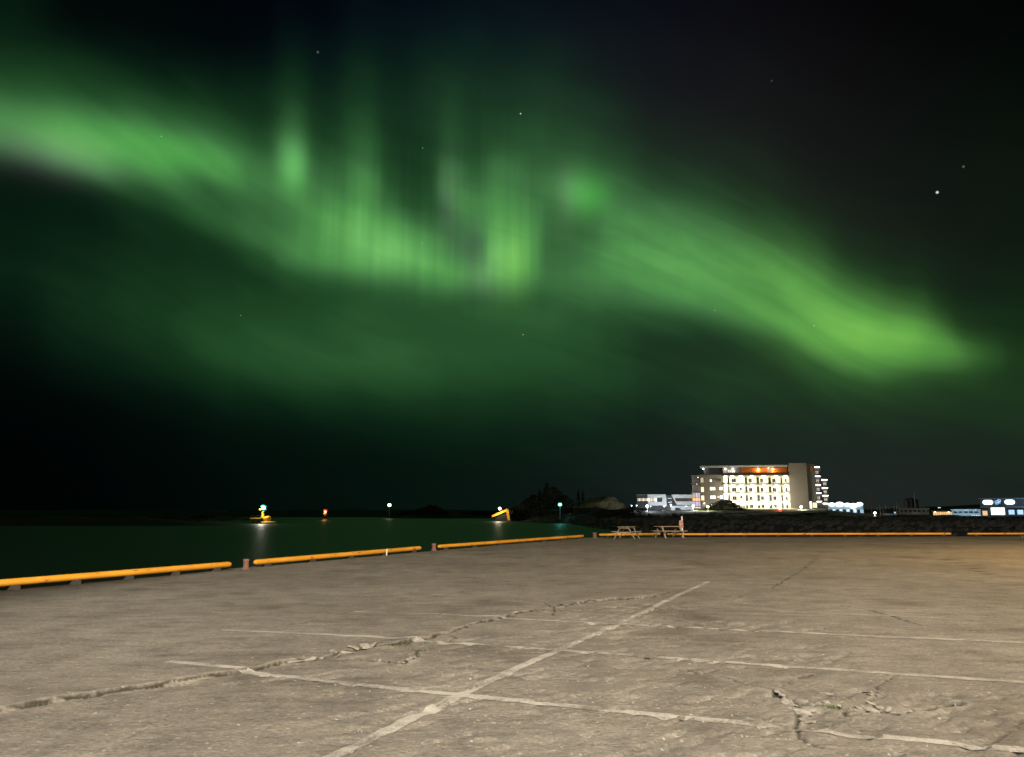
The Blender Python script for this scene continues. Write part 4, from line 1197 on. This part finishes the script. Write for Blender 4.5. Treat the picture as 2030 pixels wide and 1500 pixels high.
# front: four storeys, five bays of white panels between dark glazed slots
ROWS = [(352, 446), (455, 539), (549, 633), (641, 735)]
BAYS = [(545, 592), (612, 788), (812, 918), (946, 1052), (1080, 1188), (1207, 1286)]
WIN = [(640, 684), (832, 864), (962, 990), (1098, 1130), (1240, 1254)]
for ri, (ra, rb_) in enumerate(ROWS):
    for bi, (ba, bb) in enumerate(BAYS):
        hbox('bay_panel', zx(ba), zx(bb), zy(ra + 12), zy(rb_), .25, .55, M['cream'])
    for (ba, bb) in ((592, 612), (788, 812), (918, 946), (1052, 1080), (1188, 1207)):
        g = hbox('glazed_slot', zx(ba), zx(bb), zy(ra + 22), zy(rb_), 1.1, 1.25, M['glass'])
        hbox('slot_frame', zx((ba + bb) / 2 - 1.2), zx((ba + bb) / 2 + 1.2), zy(ra + 22), zy(rb_), 1.02, 1.1, M['slab'], None)
    for (wa, wb) in WIN:
        hwin(zx(wa), zx(wb), zy(ra + 36), zy(ra + 74), .25, M['glass'], M['slab'])
    if ri in (1, 2): hwin(zx(728), zx(748), zy(ra + 30), zy(ra + 60), .25, M['glass'], M['slab'])
    # floor slab line and its row of lights under the overhang
    hbox('floor_slab', zx(540), zx(1288), zy(rb_ + 1), zy(rb_ + 8), -.35, 1.3, M['slab'])
    hbox('canopy', zx(540), zx(1288), zy(ra - 3), zy(ra + 2), -1.1, 1.3, M['slab']) if ri == 0 else None
    for c_ in (568, 645, 745, 865, 1000, 1135, 1246):
        u = HU(zx(c_)); z = HZ(zy(ra + 4), zx(c_))
        MB().box(u - .5, u + .5, -1.0, -.7, z - .14, z - .02).build('facade_light', M['strip'], hotel)
# brown left end: small windows
hwin(zx(395), zx(415), zy(398), zy(420), .4, M['white_pane']); hwin(zx(432), zx(520), zy(390), zy(416), .4, M['glass'])
for r0 in (482, 578):
    hwin(zx(392), zx(448), zy(r0), zy(r0 + 32), .4, M['white_pane']); hwin(zx(498), zx(530), zy(r0), zy(r0 + 30), .4, M['white_pane'])
hwin(zx(398), zx(538), zy(672), zy(681), .4, M['white_pane'])
hlamp(zx(478), zy(592), .2, M['lamp_warm'], .16)
# glazed stair and balconies at the far left end
lp = hbox('balcony_core', zx(205), zx(284), zy(352), 1014, 2.0, 10, M['dark_wall'])
panes = [M['glass'], M['glass'], M['purple_pane'], M['orange_pane'], M['purple_pane'], M['warm_pane']]
for i, (a, b) in enumerate(((362, 430), (455, 535), (548, 600), (604, 634), (642, 696), (704, 730))):
    for (c0, c1) in ((192, 222), (226, 252), (256, 278)):
        pm = panes[i] if not (i == 2 and c0 == 192) else M['warm_pane_dim']
        hwin(zx(c0), zx(c1), zy(a), zy(b), .9, pm)
for a in (350, 438, 540, 636, 734): hbox('balcony_slab', zx(180), zx(288), zy(a), zy(a + 7), -.2, 2.6, M['slab'])
for a in (375, 480, 575): hwin(zx(290), zx(322), zy(a), zy(a + 55), .4, M['warm_pane_dim'] if a < 400 else M['warm_pane'])
hlamp(zx(262), zy(372), .5, M['lamp_warm'], .2); hlamp(zx(245), zy(446), .5, M['lamp_warm'], .16); hlamp(zx(320), zy(660), .2, M['lamp_warm'], .26, 40)
# right end: two stacks of round-fronted balconies with lit soffits
def balcony(pxc, py, v, r, last=False):
    u = HU(pxc, v); z = HZ(py, pxc, v)
    half = [(r * math.cos(math.pi + math.pi * i / 14), .75 * r * math.sin(math.pi + math.pi * i / 14)) for i in range(15)]
    def slab_(k0, z0, z1):
        vs = [(u + p[0] * k0, v + p[1] * k0, z0) for p in half] + [(u + p[0] * k0, v + p[1] * k0, z1) for p in half]; n = 15
        return MB().add(vs, [tuple(range(n))[::-1], tuple(range(n, 2*n))] + [(i, i+1, n+i+1, n+i) for i in range(n-1)] + [(n-1, 0, n, 2*n-1)])
    s_ = slab_(1.0, z - .12, z + .18).build('balcony', M['white_clad'], hotel)
    slab_(.93, z - .42, z - .13).build('soffit_light', M['lamp_white'], s_)
    rl = MB()
    for p in half[::2]: rl.tube((u + p[0]*.96, v + p[1]*.96, z + .18), (u + p[0]*.96, v + p[1]*.96, z + 1.2), .04, n=5)
    for i in range(14): rl.beam((u + half[i][0]*.96, v + half[i][1]*.96, z + 1.2), (u + half[i+1][0]*.96, v + half[i+1][1]*.96, z + 1.2), .06, .06)
    rl.build('railing', M['dark_steel'], s_)
hbox('balcony_wall', zx(1582), zx(1648), zy(262), 1016, 3.0, 18, M['dark_wall'])
hbox('balcony_wall', zx(1648), zx(1712), zy(402), 1016, 4.0, 18, M['dark_wall'])
for a in (250, 352, 450, 540, 636): balcony(zx(1603), zy(a), 2.9, HU(zx(1640)) - HU(zx(1603)))
for a in (394, 484, 570, 658): balcony(zx(1682), zy(a), 3.9, HU(zx(1718)) - HU(zx(1682)))
for a in (300, 395, 490, 585): hwin(zx(1588), zx(1620), zy(a), zy(a + 34), 2.98, M['warm_pane_dim'])
for a in (430, 520, 606): hwin(zx(1664), zx(1700), zy(a), zy(a + 30), 3.98, M['warm_pane_dim'])
hwin(zx(1500), zx(1524), zy(642), zy(735), 1.98, M['white_pane']); hwin(zx(1534), zx(1580), zy(655), zy(712), 1.98, M['warm_pane'])
for i, c_ in enumerate((1446, 1470, 1494, 1518, 1541, 1562)):  # floodlights added to brighten the facade, their light set above the boxes
    u = HU(c_, -11.0)
    fl = MB().box(u - .16, u + .16, -11.2, -10.9, 2.0, 2.25).build('added_flood_lamp', M['lamp_warm'], hotel)
    MB().beam((u, -11.0, 2.0), (u, -11.0, -.5), .08, .08).build('added_flood_stand', M['dark_steel'], fl)
    lamp_light(hotel, (u, -11.2, 4.6), (1, .93, .76), 2700, .3)
tag(hotel, 'large hotel with a blazing cream facade, orange-lit roof storey and plain brown tower', 'hotel')

# ------------------------------------------------------------------ white modern building
def zbx(a): return 1100 + a / 6.767
def zby(a): return 930 + a / 6.767
WD = 292.0
WF = Frame(zbx(1250), WD, R(11))
wb = WF.root('white_building')
def WX(a): return WF.U(zbx(a))
def WZf(a): return WF.Z(zby(a), 1325)
def wpoly(name, pts, y0, y1, mat, parent=wb):
    p = [(WX(a), WZf(b)) for a, b in pts]
    ar = sum(p[i][0] * p[(i+1) % len(p)][1] - p[(i+1) % len(p)][0] * p[i][1] for i in range(len(p)))
    if ar < 0: p = p[::-1]
    return MB().prism(p, y0, y1).build(name, mat, parent)
wpoly('wing', [(1100, 342), (1249, 342), (1249, 520), (1100, 520)], 1.0, 12, M['dark_wall'])
wpoly('wing_roof', [(1096, 336), (1250, 336), (1250, 344), (1096, 344)], .6, 12.4, M['grey_wall'])
wpoly('body', [(1250, 350), (1852, 350), (1852, 560), (1250, 560)], 1.2, 12, M['dark_wall'])
# first white frame: top, bottom and right bands with a foot
f1 = wpoly('white_frame', [(1249, 336), (1494, 336), (1508, 494), (1449, 494), (1449, 486), (1254, 486), (1254, 434), (1444, 434), (1442, 380), (1250, 380)], .0, 1.15, M['white_clad'])
f2 = wpoly('white_frame', [(1566, 340), (1853, 340), (1853, 386), (1612, 386), (1628, 430), (1853, 430), (1853, 478), (1642, 478)], .0, 1.15, M['white_clad'])
f3 = wpoly('white_frame', [(1550, 490), (1853, 488), (1862, 546), (1700, 546), (1672, 524), (1640, 514), (1616, 520), (1614, 548), (1550, 548)], -.3, 1.15, M['white_clad'])
for i, a in enumerate((1256, 1288, 1322, 1348, 1380, 1412)):
    wpoly('pane', [(a, 384), (a + 26, 384), (a + 26, 430), (a, 430)], 1.02, 1.12, (M['warm_pane'] if i in (0, 3) else M['warm_pane_dim'] if i in (1, 2) else M['glass']))
for a in range(1622, 1850, 38): wpoly('pane', [(a, 389), (a + 32, 389), (a + 32, 428), (a, 428)], 1.02, 1.12, M['glass'])
for i, a in enumerate(range(1112, 1240, 18)): wpoly('wing_window', [(a, 388), (a + 13, 388), (a + 13, 424), (a, 424)], .85, .98, M['warm_pane_dim'] if i % 3 != 1 else M['warm_pane'])
wpoly('entrance_glass', [(1512, 380), (1580, 380), (1625, 480), (1512, 480)], 1.02, 1.14, M['glass'])
for b in (386, 440): wpoly('light_shelf', [(1520, b), (1574, b), (1574, b + 5), (1520, b + 5)], .85, 1.0, M['cool_pane'])
wpoly('door', [(1515, 484), (1545, 484), (1545, 548), (1515, 548)], 1.02, 1.14, M['door'])
for a in (1290, 1470, 1560, 1760):  # added floodlights that spread even light over the white cladding
    l = MB().box(WX(a) - .12, WX(a) + .12, -5.0, -4.8, WZf(501), WZf(496)).build('added_flood_lamp', M['lamp_cool'], wb)
    MB().beam((WX(a), -4.9, WZf(501)), (WX(a), -4.9, -.5), .08, .08).build('added_flood_stand', M['dark_steel'], l)
    lamp_light(wb, (WX(a), -7.5, WZf(478)), (.86, .93, 1), 620, .3)
tag(wb, 'low modern building with white frames around dark window bands, left of hotel', 'building')

# ------------------------------------------------------------------ low buildings at the right
def low_building(name, c0, c1, ytop, D, depth, wall, roofmat, label, cat):
    """front turned to the camera's side of the bay"""
    F = Frame(c0, D, az_of((c0 + c1) / 2) + R(1.5)); w = F.U(c1); zt = F.Z(ytop, (c0 + c1) / 2)
    zb = min(land_at(c0, D).z, land_at(c1, D).z) - 1.2
    o = F.root(name)
    MB().box(0, w, 0, depth, zb, zt - .22).build('wall', wall, o)
    MB().box(-.3, w + .3, -.5, depth + .3, zt - .22, zt).build('roof', roofmat, o)
    tag(o, label, cat); FR[o.name] = F
    return o, w, zt
FR = {}
def lb_rect(o, D, c0, c1, y0, y1, v0, v1, name, mat, parent=None):
    F = FR[o.name]; pm = (c0 + c1) / 2
    return MB().box(F.U(c0, v0), F.U(c1, v0), v0, v1, F.Z(y1, pm, v0), F.Z(y0, pm, v0)).build(name, mat, parent or o)
def spot(o, px, py, v=0.0):
    F = FR[o.name]; return F.U(px, v), F.Z(py, px, v)
zrx = lambda a: 1640 + a / 5.205
zry = lambda a: 900 + a / 5.205
# bright shop next to the hotel
D = 300
shop, w, zt = low_building('shop', zrx(8), zrx(372), zry(512), D, 10, M['blue_lit_wall'], M['white_clad'], 'small shop under a row of blinding white lamps, right of hotel', 'shop')
for i, (a, b, rr) in enumerate(((52, 520, 1.25), (132, 518, 1.6), (212, 522, 1.2), (272, 530, 1.5), (338, 516, 1.25), (268, 552, .8))):
    u, z = spot(shop, zrx(a), zry(b), -1.0); q = MB().ball((u, -1.0, z), rr * .95, 14, 8, .62).build('globe_lamp', M['globe_cool'], shop)
    MB().beam((u, -1.0, z), (u, .1, z), .1, .1).build('bracket', M['dark_steel'], q)
for a in range(20, 350, 36): lb_rect(shop, D, zrx(a), zrx(a + 28), zry(570), zry(612), -.08, -.01, 'window', M['cool_pane'] if (a // 36) % 2 else M['glass'])
lb_rect(shop, D, zrx(352), zrx(366), zry(566), zry(618), -.08, -.01, 'door', M['door'])
# dim sheds and warehouse
D = 250
o, w, zt = low_building('shed', zrx(570), zrx(712), zry(610), D, 6, M['white_clad'], M['slab'], 'low pale shed beyond the lone lamp and the masts', 'shed')
lb_rect(o, D, zrx(690), zrx(706), zry(596), zry(618), -.06, -.01, 'door', M['cool_pane'])
D = 262
wh, w, zt = low_building('warehouse', zrx(735), zrx(1050), zry(556), D, 14, M['grey_wall'], M['grey_wall'], 'long dim flat-roofed warehouse with unlit front', 'warehouse')
for a in range(750, 1030, 46): lb_rect(wh, D, zrx(a), zrx(a + 30), zry(575), zry(596), -.08, -.01, 'window', M['glass'])
lb_rect(wh, D, zrx(870), zrx(950), zry(598), zry(618), -.08, -.01, 'loading_door', M['slab'])
lamp_light(wh, (12, -7, 4.0), (1, .95, .8), 160, .2); 
wl = MB().box(11.6, 12.4, -.4, -.05, 2.6, 2.8).build('wall_lamp', M['warm_pane'], wh)
D = 250
cafe, w, zt = low_building('cafe', zrx(1085), zrx(1280), zry(585), D, 8, M['brown_wall'], M['slab'], 'small low building with an amber lit front', 'cafe')
for i, a in enumerate(range(1092, 1270, 22)): lb_rect(cafe, D, zrx(a), zrx(a + 18), zry(596), zry(628), -.08, -.01, 'window', M['shop_pane'] if i % 3 else M['orange_pane'])
for a in (1105, 1245): lb_rect(cafe, D, zrx(a), zrx(a + 12), zry(588), zry(597), -.3, -.09, 'wall_lamp', M['lamp_warm'])
D = 240
hall, w, zt = low_building('hall', zrx(1282), zrx(1582), zry(568), D, 12, M['blue_lit_wall'], M['slab'], 'long hall in bluish light between the amber front and the signed building', 'hall')
for a in range(1300, 1570, 54): lb_rect(hall, D, zrx(a), zrx(a + 40), zry(590), zry(606), -.08, -.01, 'window', M['glass'])
for a in (1330, 1430, 1530):
    u, z = spot(hall, zrx(a), zry(575), -.5); MB().box(u - .12, u + .12, -.55, -.1, z - .1, z).build('wall_lamp', M['cool_pane'], hall)
    lamp_light(hall, (u, -4.2, z + .6), (.62, .82, 1), 330, .2)
for a in range(1480, 1580, 24): lb_rect(hall, D, zrx(a), zrx(a + 16), zry(628), zry(634), -.5, -.3, 'light_strip', M['cool_pane'])
# signed building at the right edge
D = 230
sb, w, zt = low_building('signed_building', zrx(1580), zrx(2250), zry(452), D, 16, M['navy'], M['blue_lit_wall'], 'dark blue building with lit pill lamps, swirl emblem and glowing entrance', 'building')
lb_rect(sb, D, zrx(1578), zrx(2250), zry(540), zry(552), -1.4, -.01, 'awning', M['blue_lit_wall'])
def pill(c0, c1, y0, y1):
    u0, z0 = spot(sb, zrx(c0), zry(y1)); u1, z1 = spot(sb, zrx(c1), zry(y0)); a, b = Vector((u0, 0, z0)), Vector((u1, 0, z1)); r_ = (b.z - a.z) / 2; ox = 0
    pts = []
    for i in range(9): t_ = -math.pi/2 + math.pi * i / 8; pts.append((b.x - ox - r_ + r_ * math.cos(t_), (a.z + b.z) / 2 + r_ * math.sin(t_)))
    for i in range(9): t_ = math.pi/2 + math.pi * i / 8; pts.append((a.x - ox + r_ + r_ * math.cos(t_), (a.z + b.z) / 2 + r_ * math.sin(t_)))
    MB().prism(pts, -.28, -.05).build('pill_lamp', M['globe_cool'], sb)
pill(1612, 1720, 474, 520); pill(1838, 1945, 470, 518); pill(2060, 2170, 470, 518)
em = MB(); ox = 0; u0, z0 = spot(sb, zrx(1770), zry(488)); c = Vector((u0, 0, z0))
for (pts) in ([(-22, 10), (-26, 2), (-20, -5), (-6, -6), (10, -4), (24, 4)], [(-16, 20), (-18, 12), (-8, 6), (8, 9), (20, 18)], [(-6, -4), (-2, -14), (10, -20), (22, -16), (26, -8), (18, -2)], [(4, -8), (10, 2), (8, 12), (-2, 16), (-8, 12)], [(-26, 22), (-12, 27), (6, 22)]):
    P = [(c.x - ox + a * .029, -.16, c.z + b * -.029) for a, b in pts]
    for a, b in zip(P[:-1], P[1:]): em.beam(a, b, .12, .15, (0, 1, 0))
em.build('emblem', M['emblem'], sb)
lb_rect(sb, D, zrx(1690), zrx(1830), zry(545), zry(625), -.25, -.02, 'entrance_glass', M['white_pane'])
for a in (1735, 1785): lb_rect(sb, D, zrx(a), zrx(a + 3), zry(545), zry(625), -.33, -.26, 'mullion', M['slab'])
lb_rect(sb, D, zrx(1600), zrx(1650), zry(585), zry(632), -.12, -.02, 'window', M['shop_pane'])
for a in (1870, 1960, 2050): lb_rect(sb, D, zrx(a), zrx(a + 60), zry(575), zry(622), -.12, -.02, 'window', M['cool_pane'])
lamp_light(sb, (16, -6, 4.4), (.55, .75, 1), 1100, .3)

# masts and silos
def pole_thing(name, px, y0, D, r, label, cat, group=None, mat='pole', cross=True):
    p = at(px, y0, D); b = land_at(px, D)
    o = empty(name, (p.x, D, b.z)); h = p.z - b.z
    MB().lathe([(r * 1.6, 0), (r * 1.4, .4), (r, .6), (r * .5, h)], 8).build('pole', M[mat], o)
    if cross:
        MB().beam((-.9, 0, h * .72), (.9, 0, h * .72), .08, .08).build('spreader', M[mat], o)
        st = MB()
        for sx_ in (-1, 1): st.tube((.9 * sx_, 0, h * .72), (0, 0, h * .98), .025, n=5); st.tube((.9 * sx_, 0, h * .72), (1.1 * sx_, 0, .4), .025, n=5)
        st.build('stay', M[mat], o)
    tag(o, label, cat, group)
pole_thing('mast', 1725, 975, 238, .14, 'tallest thin mast beside the lone white lamp', 'mast', 'masts behind the far bank', 'rust')  # reddish light on the mast put into its rust-brown colour
pole_thing('mast', 1744, 1000, 240, .09, 'short mast just right of the lone white lamp', 'mast', 'masts behind the far bank')
pole_thing('mast', 1777, 997, 255, .09, 'thin mast at the left end of the warehouse', 'mast', 'masts behind the far bank')
pole_thing('mast', 1755, 998, 262, .08, 'thin mast between the lone lamp and the warehouse', 'mast', 'masts behind the far bank')
def silo(px, y0, r, label):
    D = 330; p = at(px, y0, D); b = land_at(px, D); h = p.z - b.z; o = empty('silo', (p.x, D, b.z))
    MB().lathe([(r, -.5), (r, h - .8)], 16).build('shell', M['dark_wall'], o)
    MB().lathe([(r * 1.05, h - .8), (r * .8, h - .3), (.1, h)], 16).build('silo_roof', M['dark_wall'], o)
    tag(o, label, 'silo', 'silos behind the warehouse')
silo(1797, 988, 1.2, 'left silo of three behind the warehouse'); silo(1804, 986, 1.3, 'middle silo of three behind the warehouse'); silo(1815, 989, 1.0, 'right silo of three behind the warehouse')
pole_thing('vent_stack', 1812, 977, 300, .16, 'slim vent stack rising above the silos', 'stack', None, 'pole', False)
